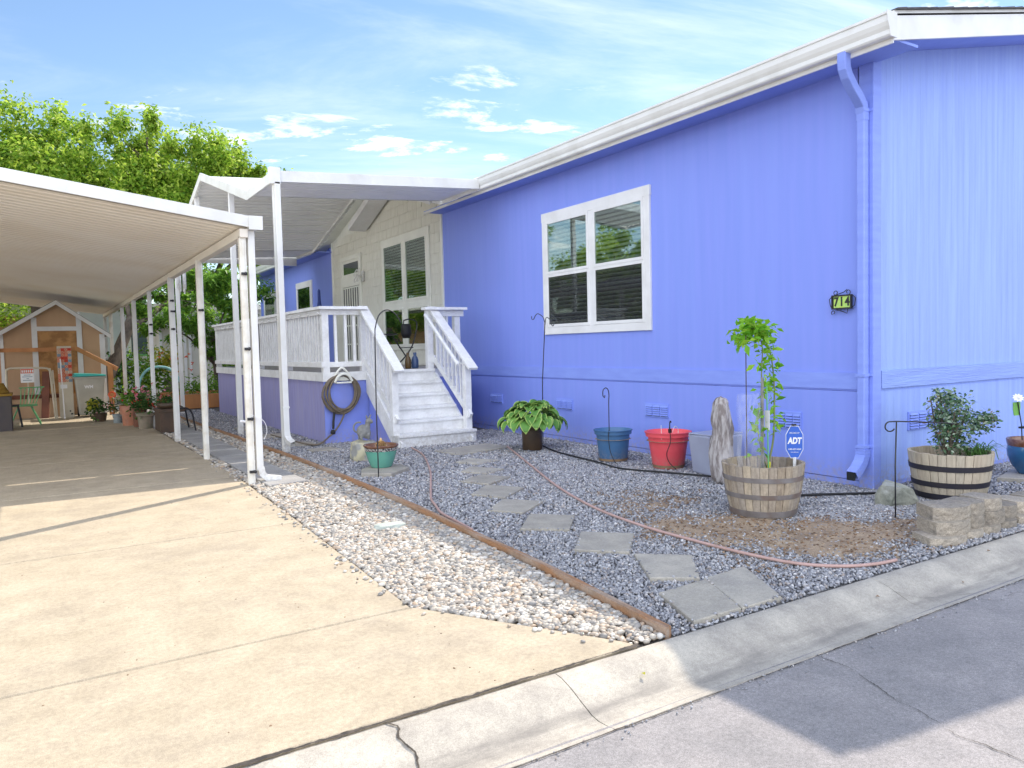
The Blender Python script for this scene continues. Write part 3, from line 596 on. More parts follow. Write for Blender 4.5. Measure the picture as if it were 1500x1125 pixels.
# long wall, in front of the porch wall and beyond it
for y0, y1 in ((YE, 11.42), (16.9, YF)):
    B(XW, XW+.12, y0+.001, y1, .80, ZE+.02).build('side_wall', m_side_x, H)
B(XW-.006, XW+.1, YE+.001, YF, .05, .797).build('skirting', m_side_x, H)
B(XW-.002, XW+.1, YE+.001, YF, -.12, .044).build('base_board', m_trimp, H)
B(XW-.014, XW-.001, YE+.11, 11.4, .815, .955).build('belly_band', m_trimp, H)
B(XW-.016, XW-.001, YE+.0, 4.02, 3.42, 3.56) if False else None
B(XR-.12, XR, YE+.12, YF, -.1, ZE).build('far_side_wall', m_side_x, H)
B(XW+.12, XR-.12, YF-.12, YF, -.1, ZE).build('back_wall', m_side_y, H)
# corner boards
B(XW-.024, XW+.10, YE-.030, YE-.0275, -.05, 3.46) if False else None
MB().box(XW-.022, XW+.085, YE-.030, YE-.009, -.06, 3.50).box(XW-.022, XW-.0015, YE-.009, YE+.10, -.06, 3.50).build('corner_board', m_trimp, H, bevel=.003)
# roof slabs
RF = 3.36
def roofslab(name, pts, th, mat, par=H):  # pts: top polygon 3D
    return MB().prism(pts, (0, 0, -th)).build(name, mat, par)
zt = lambda x: 3.62+.2112*(x-5.48)
for ya, yb in ((RF+.0, 10.9), (17.4, YF+.3)):
    roofslab('roof', [(5.50, ya, zt(5.50)+.03), (9.8, ya, zt(9.8)+.03), (9.8, yb, zt(9.8)+.03), (5.50, yb, zt(5.50)+.03)], .035, m_shingle)
roofslab('roof', [(6.4, 10.9, zt(6.4)+.03), (9.8, 10.9, zt(9.8)+.03), (9.8, 17.4, zt(9.8)+.03), (6.4, 17.4, zt(6.4)+.03)], .035, m_shingle)
roofslab('roof', [(9.8, RF, zt(9.8)+.03), (14.1, RF, zt(5.5)+.03), (14.1, YF+.3, zt(5.5)+.03), (9.8, YF+.3, zt(9.8)+.03)], .035, m_shingle)
# soffits
for ya, yb in ((RF+.02, 11.42), (16.9, YF+.28)):
    B(5.50, XW+.02, ya, yb, 3.455, 3.475).build('soffit', m_trimp, H)
MB().prism([(5.5, RF+.02, gable_z(5.5)+.02), (9.8, RF+.02, gable_z(9.8)+.02), (9.8, RF+.02, gable_z(9.8)+.04), (5.5, RF+.02, gable_z(5.5)+.04)], (0, YE-RF-.0, 0)).build('soffit', m_trimp, H)
MB().prism([(9.8, RF+.02, gable_z(9.8)+.02), (14.1, RF+.02, gable_z(5.5)+.02), (14.1, RF+.02, gable_z(5.5)+.04), (9.8, RF+.02, gable_z(9.8)+.04)], (0, YE-RF-.0, 0)).build('soffit', m_trimp, H)
# rake fascia
MB().prism([(5.49, RF, 3.44), (9.8, RF, gable_z(9.8)), (9.8, RF, gable_z(9.8)+.19), (5.49, RF, 3.63)], (0, .022, 0)).build('rake_fascia', m_white, H, bevel=.003)
MB().prism([(9.8, RF, gable_z(9.8)), (14.11, RF, 3.44), (14.11, RF, 3.63), (9.8, RF, gable_z(9.8)+.19)], (0, .022, 0)).build('rake_fascia', m_white, H, bevel=.003)
MB().prism([(5.49, RF-.006, 3.631), (9.8, RF-.006, gable_z(9.8)+.191), (9.8, RF-.006, gable_z(9.8)+.214), (5.49, RF-.006, 3.654)], (0, .026, 0)).build('drip_edge', m_alu, H)
# ragged shingle lip above the rake
sh = MB(); x = 5.5
while x < 9.7:
    d = random.uniform(.12, .3); sh.prism([(x, RF-.03-.008*random.random(), zt(x)+.032), (x+d-.006, RF-.03, zt(x+d)+.032), (x+d-.006, RF-.03, zt(x+d)+.044+.006*random.random()), (x, RF-.03, zt(x)+.044)], (0, .1, 0)); x += d
sh.build('shingle_edge', m_shingle, H)
# K-style gutter profile (x offset out from 5.50, z)
def gutter(name, y0, y1, par, x=5.50, z=3.455, s=1.0):
    p = [(0, .165), (0, 0), (-.075, 0), (-.085, .012), (-.085, .045), (-.10, .07), (-.112, .10), (-.112, .145), (-.122, .150), (-.122, .168), (-.104, .168), (-.104, .15), (-.012, .012), (-.012, .165)]
    return MB().prism([(x+a*s, y0, z+b*s) for a, b in p], (0, y1-y0, 0)).build(name, m_alu, par, smooth=False)
gutter('gutter', RF-.02, 9.72, H); gutter('gutter', 17.4, YF+.3, H)
MB().prism([(5.50+a, RF-.026, 3.455+b) for a, b in ((.0, .175), (0, -.004), (-.08, -.004), (-.092, .045), (-.118, .10), (-.128, .175))], (0, .006, 0)).build('gutter_end_cap', m_alu, H)
# white strip below the gutter (fascia)
B(5.485, 5.5, RF, 11.4, 3.42, 3.46).build('fascia_strip', m_white, H)
# downspout
ds = H
dsp = MB(); wx, wy = .058, .082
def rect_sweep(mb, pts, a, b, side=Vector((0, 1, 0))):
    pts = [Vector(p) for p in pts]; vs = []
    for i, p in enumerate(pts):
        d = (pts[min(i+1, len(pts)-1)]-pts[max(i-1, 0)]).normalized(); u = side.cross(d).normalized() if abs(side.dot(d)) < .95 else Vector((1, 0, 0)); s_ = d.cross(u).normalized()
        vs += [p+u*i2*a/2+s_*j2*b/2 for i2, j2 in ((-1, -1), (1, -1), (1, 1), (-1, 1))]
    fs = [(i*4+k, i*4+(k+1) % 4, i*4+4+(k+1) % 4, i*4+4+k) for i in range(len(pts)-1) for k in range(4)]+[(3, 2, 1, 0)]
    return mb.add(vs, fs)
rect_sweep(dsp, [(5.455, 3.74, 3.48), (5.455, 3.742, 3.40), (5.465, 3.745, 3.35), (5.50, 3.75, 3.30), (5.58, 3.762, 3.235), (5.68, 3.775, 3.17), (5.745, 3.785, 3.12), (5.768, 3.79, 3.06), (5.77, 3.79, 3.0)], .075, .075, Vector((0, 1, 0)))
dpo = dsp.build('downspout', m_trimp, H, bevel=.008)
B(5.735, 5.803, 3.755, 3.825, .30, 3.05).build('downspout_pipe', m_trimp, dpo, bevel=.010)
e = MB(); pts = [(5.77, 3.790, .32), (5.765, 3.790, .27), (5.735, 3.790, .215), (5.685, 3.790, .165), (5.625, 3.790, .125)]
rect_sweep(e, pts, .07, .086); e.build('elbow', m_trimp, dpo)
rid = MB()
for k in range(7):
    t = k/7*3.6; i = int(t); q = Vector(pts[i]).lerp(Vector(pts[i+1]), t-i); rid.bar(q-Vector((0, .046, 0)), q+Vector((0, .046, 0)), .012, .082, Vector(pts[i+1])-Vector(pts[i])) if False else rid.box(q.x-.038, q.x+.038, q.y-.046, q.y+.046, q.z-.005, q.z+.005)
rid.build('elbow_rib', m_trimp, dpo)
B(5.598, 5.62, 3.757, 3.823, .085, .148).build('outlet', m_dark, dpo)
for z in (3.07, .93, .34):
    B(5.800, 5.829, 3.725, 3.865, z, z+.02).box(5.728, 5.806, 3.748, 3.832, z-.003, z+.022).build('strap', m_trimp, dpo)
# crawl-space vents
def vent(y0, y1, z0, z1):
    v = MB().box(XW-.018, XW-.006, y0, y1, z0, z1); o = v.build('vent', m_trimp, H); s_ = MB(); g_ = MB()
    nn = 5
    for c in range(3):
        ya = y0+.012+(y1-y0-.024)*c/3; yb = y0+.0+(y1-y0-.024)*(c+1)/3
        for r in range(nn):
            z = z0+.02+(z1-z0-.035)*r/nn
            s_.prism([(XW-.0185, ya, z+.020), (XW-.034, ya, z), (XW-.0185, ya, z)], (0, yb-ya, 0)); g_.box(XW-.0195, XW-.0182, ya, yb, z-.008, z-.001)
    s_.build('louvre', m_trimp, o); g_.build('slot', m_dark, o)
for v in ((9.60, 9.95, .40, .54), (7.87, 8.23, .40, .54), (6.12, 6.50, .42, .57), (4.42, 4.69, .43, .59)): vent(*v)
v = B(6.33, 6.76, YE-.020, YE-.008, .44, .60).build('vent', m_trimp, H); s_ = MB(); g_ = MB()
for c in range(3):
    for r in range(6):
        xa = 6.345+.137*c; z = .455+.023*r
        s_.prism([(xa, YE-.0205, z+.016), (xa, YE-.034, z), (xa, YE-.0205, z)], (.12, 0, 0)); g_.box(xa, xa+.12, YE-.0212, YE-.0202, z-.006, z-.001)
s_.build('louvre', m_trimp, v); g_.build('slot', m_dark, v)

def window(y0, y1, z0, z1, trim=.095, cols=2, hung=True, mid=.5, mat=m_white, x=XW, blinds=True, tm=None, mull=.09, header=.02):
    """window in the long wall; outer trim rectangle y0..y1, z0..z1"""
    tm = tm or mat
    t = MB(); t.box(x-.028, x+.0, y0, y0+trim, z0, z1).box(x-.028, x+.0, y1-trim, y1, z0, z1)
    t.box(x-.030, x+.0, y0-.008, y1+.008, z1-trim+.001, z1+header).box(x-.027, x+.0, y0+trim, y1-trim, z0+.002, z0+trim)
    o = t.build('window', tm, H, bevel=.003)
    a0, a1, b0, b1 = y0+trim, y1-trim, z0+trim, z1-trim
    B(x-.008, x-.001, a0, a1, b0, b1).build('dark_room', m_dark, o)
    fr = MB(); W = (a1-a0-(cols-1)*mull)/cols
    for c in range(cols-1): fr.box(x-.0265, x-.002, a0+W*(c+1)+mull*c, a0+(W+mull)*(c+1), b0, b1)
    sl_ = MB(); ps = []
    for c in range(cols):
        p0 = a0+(W+mull)*c; p1 = p0+W; f = .038
        zm = b0+(b1-b0)*mid
        spans = [(b0, zm), (zm, b1)] if hung else [(b0, b1)]
        for k, (q0, q1) in enumerate(spans):
            xx = x-.034 if (k == 1 or not hung) else x-.030
            s_ = MB(); s_.box(xx-.003, x-.004, p0, p0+f, q0, q1).box(xx-.003, x-.004, p1-f, p1, q0, q1).box(xx-.002, x-.004, p0+f, p1-f, q0, q0+f).box(xx-.002, x-.004, p0+f, p1-f, q1-f, q1)
            so_ = s_.build('sash', mat, o, bevel=.003)
            B(xx+.006, xx+.009, p0+f, p1-f, q0+f, q1-f).build('pane', GLASS, o)
            if hung and k == 0: B(xx+.002, xx+.003, p0+f, p1-f, q0+f, q1-f).build('insect_screen', SCREEN, o)
            z = q0+f+.01
            if blinds:
                while z < q1-f:
                    sl_.add([(x-.0095, p0+f, z), (x-.0095, p1-f, z), (x-.024, p1-f, z+.026), (x-.024, p0+f, z+.026)], [(0, 1, 2, 3)]); z += .052
    if cols > 1: fr.build('mullion', tm, o, bevel=.002)
    if blinds: sl_.build('blinds', m_blind, o, fix=False)
    return o
window(6.365, 8.461, 1.385, 2.965)
B(XW-.034, XW-.0, 6.345, 8.475, 2.985, 3.0) if False else None

# cream porch wall, laid shingle by shingle
B(XW+.004, XW+.12, 11.42, 16.9, .8, 3.66).build('porch_wall', m_cream, H)
MB().prism([(XW+.004, 11.42, 3.66), (XW+.004, 16.9, 3.66), (XW+.004, 14.15, 4.49)], (.1, 0, 0)).build('porch_gable', m_cream, H)
sg = MB(); z = .95; row = 0
while z < 4.45:
    y = 11.47-random.random()*.1
    lim0, lim1 = 11.5, 16.86
    if z > 3.5: lim0 = 11.5+(z-3.5)/.3*1.0; lim1 = 16.86-(z-3.5)/.3*1.0
    while y < lim1:
        wd = random.choice((.12, .16, .2, .24)); ya = max(y, lim0); yb = min(y+wd-.006, lim1)
        if yb-ya > .03:
            t = .012+random.random()*.006
            sg.prism([(XW+.004, ya, z), (XW-t, ya, z), (XW-.003, ya, z+.19), (XW+.004, ya, z+.19)], (0, yb-ya, 0))
        y += wd
    z += .172; row += 1
sg.build('shingles', m_cream, H)
MB().box(XW-.024, XW+.01, 11.40, 11.47, .9, 3.70).build('porch_corner_board', m_creamtrim, H, bevel=.003)
MB().box(XW-.024, XW+.01, 16.86, 16.94, .9, 3.70).build('porch_corner_board', m_creamtrim, H, bevel=.003)
window(11.87, 13.97, 1.30, 3.31, .095, 2, False, mat=m_creamtrim, mull=.1) if False else None
x_ = XW-.012
window(11.87, 13.97, 2.02, 3.31, .095, 2, False, mat=m_creamtrim, x=x_, mull=.11)
window(11.87, 13.97, 1.22, 2.075, .07, 2, False, mat=m_creamtrim, x=x_-.001, mull=.16, blinds=False, header=0)
# door with transom and security bars
dr = MB(); dr.box(x_-.03, x_, 15.10, 15.2, .95, 3.24).box(x_-.03, x_, 16.2, 16.3, .95, 3.24).box(x_-.032, x_, 15.08, 16.32, 3.16, 3.25).box(x_-.029, x_, 15.2, 16.2, 2.60, 2.82)
do = dr.build('door', m_creamtrim, H, bevel=.003)
B(x_-.01, x_-.001, 15.2, 16.2, .95, 2.6).build('dark_room', m_dark, do)
B(x_-.012, x_-.001, 15.2, 16.2, 2.82, 3.16).build('transom', m_creamtrim, do)
B(x_-.018, x_-.0125, 15.27, 16.13, 2.87, 3.10).build('transom_pane', pm('dark_glass', (.06, .075, .07), rough=.08, spec=.8), do)
sb = MB()
for k in range(8):
    yy = 15.22+.137*k; sb.box(x_-.028, x_-.011, yy, yy+.045, .97, 2.58)
for zz_ in (1.0, 1.35, 1.75, 2.56): sb.box(x_-.026, x_-.012, 15.2, 16.2, zz_, zz_+.03)
sb.build('security_bars', m_creamtrim, do)
MB().tube([(x_-.03, 15.27, 1.95), (x_-.07, 15.27, 1.95), (x_-.07, 15.35, 1.95)], .012).build('handle', m_alu, do)
# dormer roof over the porch wall
def dz_(y): return 3.66+.3*(2.75-abs(y-14.15)) +.0
for sgn, ye in ((-1, 10.92), (1, 17.38)):
    zr = 4.49; zeave = dz_(ye)
    MB().prism([(5.38, 14.15, zr), (5.38, ye, zeave), (5.38, ye, zeave+.03), (5.38, 14.15, zr+.03)], (4.4, 0, 0)).build('dormer_roof', m_creamtrim, H)
    MB().prism([(5.36, 14.15, zr-.02), (5.36, ye, zeave-.02), (5.36, ye, zeave+.04), (5.36, 14.15, zr+.04)], (.019, 0, 0)).build('rake_board', m_white, H, bevel=.003)
    if 0: MB().prism([(5.38, 14.15, zr+.152), (5.38, ye-.02*(-sgn)*-1, zeave+.152), (5.38, ye, zeave+.175), (5.38, 14.15, zr+.175)], (4.4, 0, 0)).build('roof', m_shingle, H)
# short inner brace beam under the dormer
MB().prism([(5.42, 13.3, 4.27), (5.42, 14.75, 3.74), (5.42, 14.72, 3.62), (5.42, 13.3, 4.13)], (.36, 0, 0)).build('gable_brace', m_white, H, bevel=.004)
# windows beyond the porch
window(18.45, 19.75, 1.6, 2.96, .1, 1, True, x=XW, blinds=False)
window(21.75, 23.05, 1.6, 2.93, .1, 1, True, x=XW, blinds=False)
MB().box(XW-.022, XW+.02, YF-.06, YF+.022, -.05, 3.46).build('corner_board', m_trimp, H)

# porch wall light (a thing fixed to the wall)
t = thing('wall_light', (XW, 14.98, 2.75), 'pale metal ringed wall light beside the security door', 'wall light')
B(XW-.06, XW-.015, 14.93, 15.03, 2.64, 2.86).build('back_plate', m_alu, t, bevel=.01)
r_ = MB()
for yy, zz_ in ((15.06, 2.82), (15.06, 2.70), (14.9, 2.84), (14.9, 2.7)):
    r_.tube([(XW-.16+.03*math.sin(a), yy+.07*math.cos(a), zz_+.07*math.sin(a)) for a in [2*math.pi*i/16 for i in range(17)]], .009, 6)
r_.tube([(XW-.05, 14.98, 2.76), (XW-.17, 14.98, 2.76)], .012)
r_.build('ring', m_alu, t)

# address plaque
t = thing('address_plaque', (XW-.02, 4.0, 1.55), 'small black iron scrollwork plaque with green 714 numerals near the downspout', 'plaque')
px = XW-.035
B(px-.002, px+.014, 3.925, 4.075, 1.505, 1.600).build('number_tiles', m_lime, t)
fr = MB(); fr.box(px-.008, px+.01, 3.905, 4.095, 1.600, 1.612).box(px-.008, px+.01, 3.905, 4.095, 1.492, 1.504).box(px-.008, px+.01, 3.905, 3.917, 1.504, 1.6).box(px-.008, px+.01, 4.083, 4.095, 1.504, 1.6)
fr.build('frame', m_iron, t)
for yy, c_ in ((4.05, '7'), (3.999, '1'), (3.946, '4')):
    text_mesh('numeral', c_, .105, (px-.004, yy, 1.552), (0, -1, 0), (0, 0, 1), m_iron, t, .002, .003, .8)
sc = MB()
def scroll(cy, cz, r, a0, a1, n=14): return [(px, cy+r*(1-.5*i/n)*math.cos(a0+(a1-a0)*i/n), cz+r*(1-.5*i/n)*math.sin(a0+(a1-a0)*i/n)) for i in range(n+1)]
sc.tube(scroll(4.055, 1.632, .024, -2.2, 4), .0035, 6).tube(scroll(3.94, 1.632, .024, 5.3, -1), .0035, 6)
sc.tube([(px, 4.07, 1.614), (px, 4.03, 1.620), (px, 3.98, 1.634), (px, 3.95, 1.655)], .0035, 6)
sc.tube([(px, 4.05, 1.49), (px, 4.0, 1.475), (px, 3.95, 1.455), (px, 3.945, 1.49)], .0035, 6).tube(scroll(4.08, 1.466, .02, -1, 5), .0035, 6)
sc.tube([(px, 4.095, 1.60), (px, 4.118, 1.58), (px, 4.11, 1.53), (px, 4.095, 1.50)], .0035, 6).tube([(px, 3.905, 1.5), (px, 3.88, 1.52), (px, 3.872, 1.58), (px, 3.9, 1.605)], .0035, 6)
sc.build('scrollwork', m_iron, t)

# ------------------------------------------------------------------ porch deck
D = thing('porch_deck', (3.25, 9.95, 0), 'raised white railed porch deck with purple skirt and front steps', 'porch')
DZ = .95
B(3.27, 3.285, 9.97, 17.0, -.1, .86).build('skirt', pm('grey_lavender_skirt', (.33, .32, .56), (.27, .26, .50), .7, 3, 7, bump=.2, bscale=20, stretch=(1, 6, .8), dirt=((.42, .38, .50), .6), dscale=1.5), D)  # side panel greyer and less blue than the front skirt
B(3.25, 3.89, 9.95, 9.968, -.1, .86).build('skirt', m_purple, D)
MB().prism([(3.86, 9.9, .86), (3.86, 8.85, 0), (3.86, 9.9, -.05)], (.012, 0, 0)).build('stair_side_panel', m_purple, D)
MB().box(3.30, 5.33, 9.97, 11.4, .90, DZ).box(3.30, 5.79, 11.401, 17.0, .90, DZ).build('deck_floor', pm('deck_boards', (.42, .40, .38), (.33, .31, .29), .7, 4, 6, bump=.4, bscale=30, stretch=(1, 8, 1)), D)
B(3.235, 3.262, 9.93, 17.0, .83, .952).build('rim_board', m_deckw, D, bevel=.003)
B(3.262, 3.84, 9.925, 9.949, .83, .952).build('rim_board', m_deckw, D, bevel=.003)
rail = MB().box(3.19, 3.33, 9.84, 17.05, 1.79, 1.83).box(3.225, 3.245, 9.93, 17.0, 1.72, 1.79).build('railing', m_deckw, D, bevel=.004)
B(3.22, 3.30, 9.924, 17.0, 1.02, 1.09).build('bottom_rail', m_deckw, rail, bevel=.003)
y = 10.10; n_ = 0
while y < 16.95 and n_ < 60:
    B(3.252, 3.286, y, y+.062, 1.09, 1.79).build('baluster', m_deckw, rail); y += .125; n_ += 1
for yy in (9.93, 11.65, 13.35, 15.1, 16.9): B(3.245, 3.335, yy, yy+.09, .9521, 1.79).build('post', m_deckw, rail, bevel=.003)
rail2 = MB().box(3.331, 3.86, 9.84, 9.98, 1.79, 1.83).box(3.335, 3.80, 9.925, 9.945, 1.72, 1.79).build('railing', m_deckw, D, bevel=.004)
B(3.336, 3.80, 9.93, 10.0, 1.02, 1.09).build('bottom_rail', m_deckw, rail2, bevel=.003)
for x in (3.42, 3.56, 3.68): B(x, x+.035, 9.955, 9.99, 1.09, 1.79).build('baluster', m_deckw, rail2)
for x in (3.78, 4.78): B(x, x+.09, 9.92, 10.01, .9522, 1.92 if False else 1.79).build('post', m_deckw, rail2, bevel=.003)
rail3 = MB().box(4.72, 5.40, 9.84, 9.98, 1.79, 1.83).box(4.87, 5.38, 9.925, 9.945, 1.70, 1.79).build('railing', m_deckw, D, bevel=.004)
B(5.24, 5.33, 9.95, 10.04, .95, 1.79).build('post', m_deckw, rail3, bevel=.003)
for x in (4.95, 5.1): B(x, x+.035, 9.955, 9.99, 1.09, 1.79).build('baluster', m_deckw, rail3)
B(4.87, 5.32, 9.93, 10.0, 1.02, 1.09).build('bottom_rail', m_deckw, rail3)
B(4.89, 5.33, 9.925, 9.949, .83, .952).build('rim_board', m_deckw, D); B(4.89, 5.32, 9.952, 9.968, -.1, .86).build('skirt', m_purple, D); B(5.305, 5.32, 9.969, 11.4, -.1, .89).build('skirt', m_purple, D)
# stairs
X0, X1 = 3.87, 4.85; n = 6; rise = DZ/n; run = .205; YB = 8.84
ss = MB()
for k in range(1, n):
    pass
stair = MB().prism([(X0-.035, 9.93, .955), (X0-.035, 9.93, .66), (X0-.035, 8.93, -.10), (X0-.035, 8.80, -.10), (X0-.035, 8.80, .06)], (.035, 0, 0)).build('staircase', m_deckw, D, bevel=.003)
MB().prism([(X1, 9.93, .955), (X1, 9.93, .66), (X1, 8.93, -.10), (X1, 8.80, -.10), (X1, 8.80, .06)], (.035, 0, 0)).build('stringer', m_deckw, stair, bevel=.003)
for k in range(n):
    z1 = rise*(k+1); yy = YB+run*k; e = .035 if k < 1 else 0
    B(X0-e*1.6, X1+e*2.4, yy, yy+.018, rise*k-.03 if k == 0 else rise*k, z1-.034).build('riser', m_deckw, stair)
    if k < n-1: B(X0-e*1.6, X1+e*2.4, yy-.028, yy+run+.0, z1-.034, z1).build('tread', m_deckw, stair, bevel=.004)
    else: B(X0, X1, yy-.028, 9.97, z1-.034, z1+.003).build('tread', m_deckw, stair, bevel=.004)
def stair_rail(xc, capx0, capx1, inner):
    # slope from deck to newel
    a = Vector((xc, 9.94, 1.80)); b = Vector((xc, 8.88, 1.03)); d = (b-a)
    r0 = MB().bar(a+Vector((0, .04, .03)), b+d.normalized()*.12+Vector((0, 0, 0)), .135, .038).build('stair_railing', m_deckw, stair, bevel=.004)
    MB().bar(a-Vector((0, 0, .05)), b-Vector((0, 0, .03)), .035, .08).build('sub_rail', m_deckw, stair)
    MB().bar(a-Vector((0, 0, .69)), b-Vector((0, 0, .70)), .04, .075).build('bottom_rail', m_deckw, stair)
    for k in range(1, 9):
        p = a.lerp(b, k/9.2); B(xc-.017, xc+.017, p.y-.018, p.y+.018, p.z-.70, p.z-.05).build('baluster', m_deckw, stair)
    B(xc-.045, xc+.045, 8.93, 9.02, rise*.9, 1.07).build('newel', m_deckw, stair, bevel=.004)
stair_rail(3.835, 0, 0, 1); stair_rail(4.885, 0, 0, -1)
MB().bar((4.72, 9.86, 1.72), (4.72, 8.90, 1.02), .04, .04).bar((4.72, 9.80, 1.675), (4.86, 9.82, 1.60), .02, .02).bar((4.72, 8.98, 1.08), (4.86, 8.98, 1.0), .02, .02).build('grab_rail', m_deckw, stair, bevel=.01)
# string of small bulbs under the top rail
sbl = MB(); pts = []
for k in range(34):
    yy = 9.95+k*.21; sbl.ball((3.205, yy, 1.745), .014, 8, 6) if k % 2 == 0 else None
    pts.append((3.2, yy, 1.775)); pts.append((3.2, yy+.1, 1.765))
sbl.tube(pts, .003, 5)
tag(sbl.build('string_lights', m_signw), 'string of small white bulbs hung under the deck top rail', 'string lights')

# ------------------------------------------------------------------ porch awning
A = thing('porch_awning', (2.6, 9.5, 0), 'white ribbed metal awning with zigzag roof over the porch deck', 'awning')
def awz(x, y):   # underside
    s = .058*(x-2.55)
    if y < 10.62: return 3.33+s+(0)
    if y < 13.8: return 3.33+s+(y-10.62)*.277-.0
    if y < 17.0: return 3.33+s+(17.0-y)*.277-.005
    return 3.33+s-.005
def ribroof(y0, y1, x0, x1, zf, par, mat, name='roof_panel', per=.115, dep=.022, th=.012):
    prof_ = []; y = y0
    while y < y1-1e-4:
        for dy, dd in ((0, 0), (per*.62, 0), (per*.70, dep), (per*.92, dep), (per, 0)):
            if y+dy <= y1+1e-4: prof_.append((y+dy, dd))
        y += per
    seen = []; 
    for q in prof_:
        if not seen or q[0]-seen[-1][0] > 1e-5: seen.append(q)
    n = len(seen); vs = []
    for x in (x0, x1):
        vs += [(x, yy, zf(x, yy)+dd) for yy, dd in seen]
    for x in (x0, x1):
        vs += [(x, yy, zf(x, yy)+dd+th) for yy, dd in seen]
    fs = [(i, i+1, n+i+1, n+i) for i in range(n-1)]+[(2*n+i, 3*n+i, 3*n+i+1, 2*n+i+1) for i in range(n-1)]
    return MB().add(vs, fs).build(name, mat, par, fix=False)
m_awn = pm('awning_underside', (.92, .93, .90), (.88, .88, .85), .45, 1, 4, dirt=((.64, .63, .58), .3), dscale=1.2)
ribroof(9.42, 10.62, 2.56, 5.53, awz, A, m_awn)
ribroof(10.623, 13.8, 2.56, 5.53, awz, A, m_awn)
ribroof(13.8, 17.0, 2.56, 5.53, awz, A, m_awn)
ribroof(17.0, 18.3, 2.56, 5.53, awz, A, m_awn)
# fascia: front and along the zigzag edge
MB().prism([(2.50, 9.40, 3.295), (5.40, 9.40, 3.295+.165), (5.40, 9.40, 3.43+.165), (2.50, 9.40, 3.43)], (0, .03, 0)).build('fascia', m_alu, A, bevel=.004)
ys = [9.40, 10.62, 13.8, 17.0, 18.3]
for a, b in zip(ys[:-1], ys[1:]):
    za, zb = awz(2.5, a+.001)-.045, awz(2.5, b-.001)-.045
    MB().prism([(2.50, a, za), (2.50, b, zb), (2.50, b, zb+.125), (2.50, a, za+.125)], (.035, 0, 0)).build('fascia', m_alu, A, bevel=.003)
B(2.49, 5.42, 18.3, 18.33, 3.28, 3.46).build('fascia', m_alu, A)
for a, b in ((9.45, 10.62), (10.62, 13.8), (13.8, 17.0), (17.0, 18.3)):
    za, zb = awz(5.42, a+.001)-.05, awz(5.42, b-.001)-.05
    MB().prism([(5.405, a, za), (5.405, b, zb), (5.405, b, zb+.055), (5.405, a, za+.055)], (.02, 0, 0)).build('wall_channel', m_white, A)
B(2.49, 2.62, 9.375, 9.46, 3.27, 3.47).build('corner_cap', m_alu, A, bevel=.004)
def alu_post(x, y, z1, par, w_=.075, name='post', extra=None, z0=-.02):
    o = MB().box(x-w_/2, x+w_/2, y-w_/2, y+w_/2, z0, z1).box(x-w_/2-.004, x-w_/2+.010, y-w_*.18, y+w_*.18, z0, z1-.01).build(name, m_alu, par, bevel=.004); return o
p1 = alu_post(2.595, 9.50, 3.34, A, .085)
dsa = MB().box(2.545, 2.615, 9.375, 9.445, .20, 3.30).build('downspout', m_alu, p1, bevel=.006)
e = MB(); rect_sweep(e, [(2.58, 9.41, .26), (2.585, 9.405, .20), (2.60, 9.38, .15), (2.63, 9.33, .11)], .07, .07, Vector((1, 0, 0))); e.build('elbow', m_alu, p1)
B(2.538, 2.622, 9.368, 9.452, .55, .57).build('band', m_alu, p1)
alu_post(2.61, 12.04, awz(2.6, 12.04), A); alu_post(2.56, 14.5, awz(2.6, 14.5), A); alu_post(2.58, 17.2, 3.33, A)

# ------------------------------------------------------------------ carport
Cp = thing('carport', (1.72, 7.4, 0), 'long flat white ribbed metal carport on a row of thin posts over the driveway', 'carport')
XG = 1.80; YC0, YC1 = 7.36, 24.2
def cpz(x, y): return 2.395+.132*(XG-x)
m_cp = pm('carport_underside', (.95, .91, .84), (.92, .86, .77), .5, .8, 6, dirt=((.78, .70, .58), .3), dscale=.8)
ribroof(YC0, YC1, -4.3, 1.74, cpz, Cp, m_cp, per=.152, dep=.018)
MB().prism([(1.79, YC0-.03, 2.400), (-4.3, YC0-.03, 2.400+.132*6.09), (-4.3, YC0-.03, 2.505+.132*6.09), (1.79, YC0-.03, 2.505)], (0, .03, 0)).build('fascia', m_alu, Cp, bevel=.004)
MB().prism([(1.79, YC1, 2.380), (-4.3, YC1, 2.380+.132*6.09), (-4.3, YC1, 2.52+.132*6.09), (1.79, YC1, 2.52)], (0, .03, 0)).build('fascia', m_soffit, Cp)
g = MB().prism([(1.74+a, YC0-.045, 2.39+b) for a, b in ((0, .11), (0, 0), (.085, 0), (.095, .03), (.105, .09), (.115, .10), (.115, .118), (.1, .118), (.085, .012), (.01, .012), (.01, .11))], (0, YC1-YC0+.06, 0)).build('gutter', m_alu, Cp)
B(1.735, 1.86, YC0-.052, YC0-.046, 2.385, 2.512).build('gutter_end_cap', m_alu, g)
B(1.66, 1.735, YC0, YC1, 2.315, 2.395).build('beam', m_soffit, Cp, bevel=.003)
m_oldpost = pm('old_cream_post', (.80, .78, .71), (.74, .71, .62), .5, 5, 6, dirt=((.45, .36, .25), .5), dscale=5)
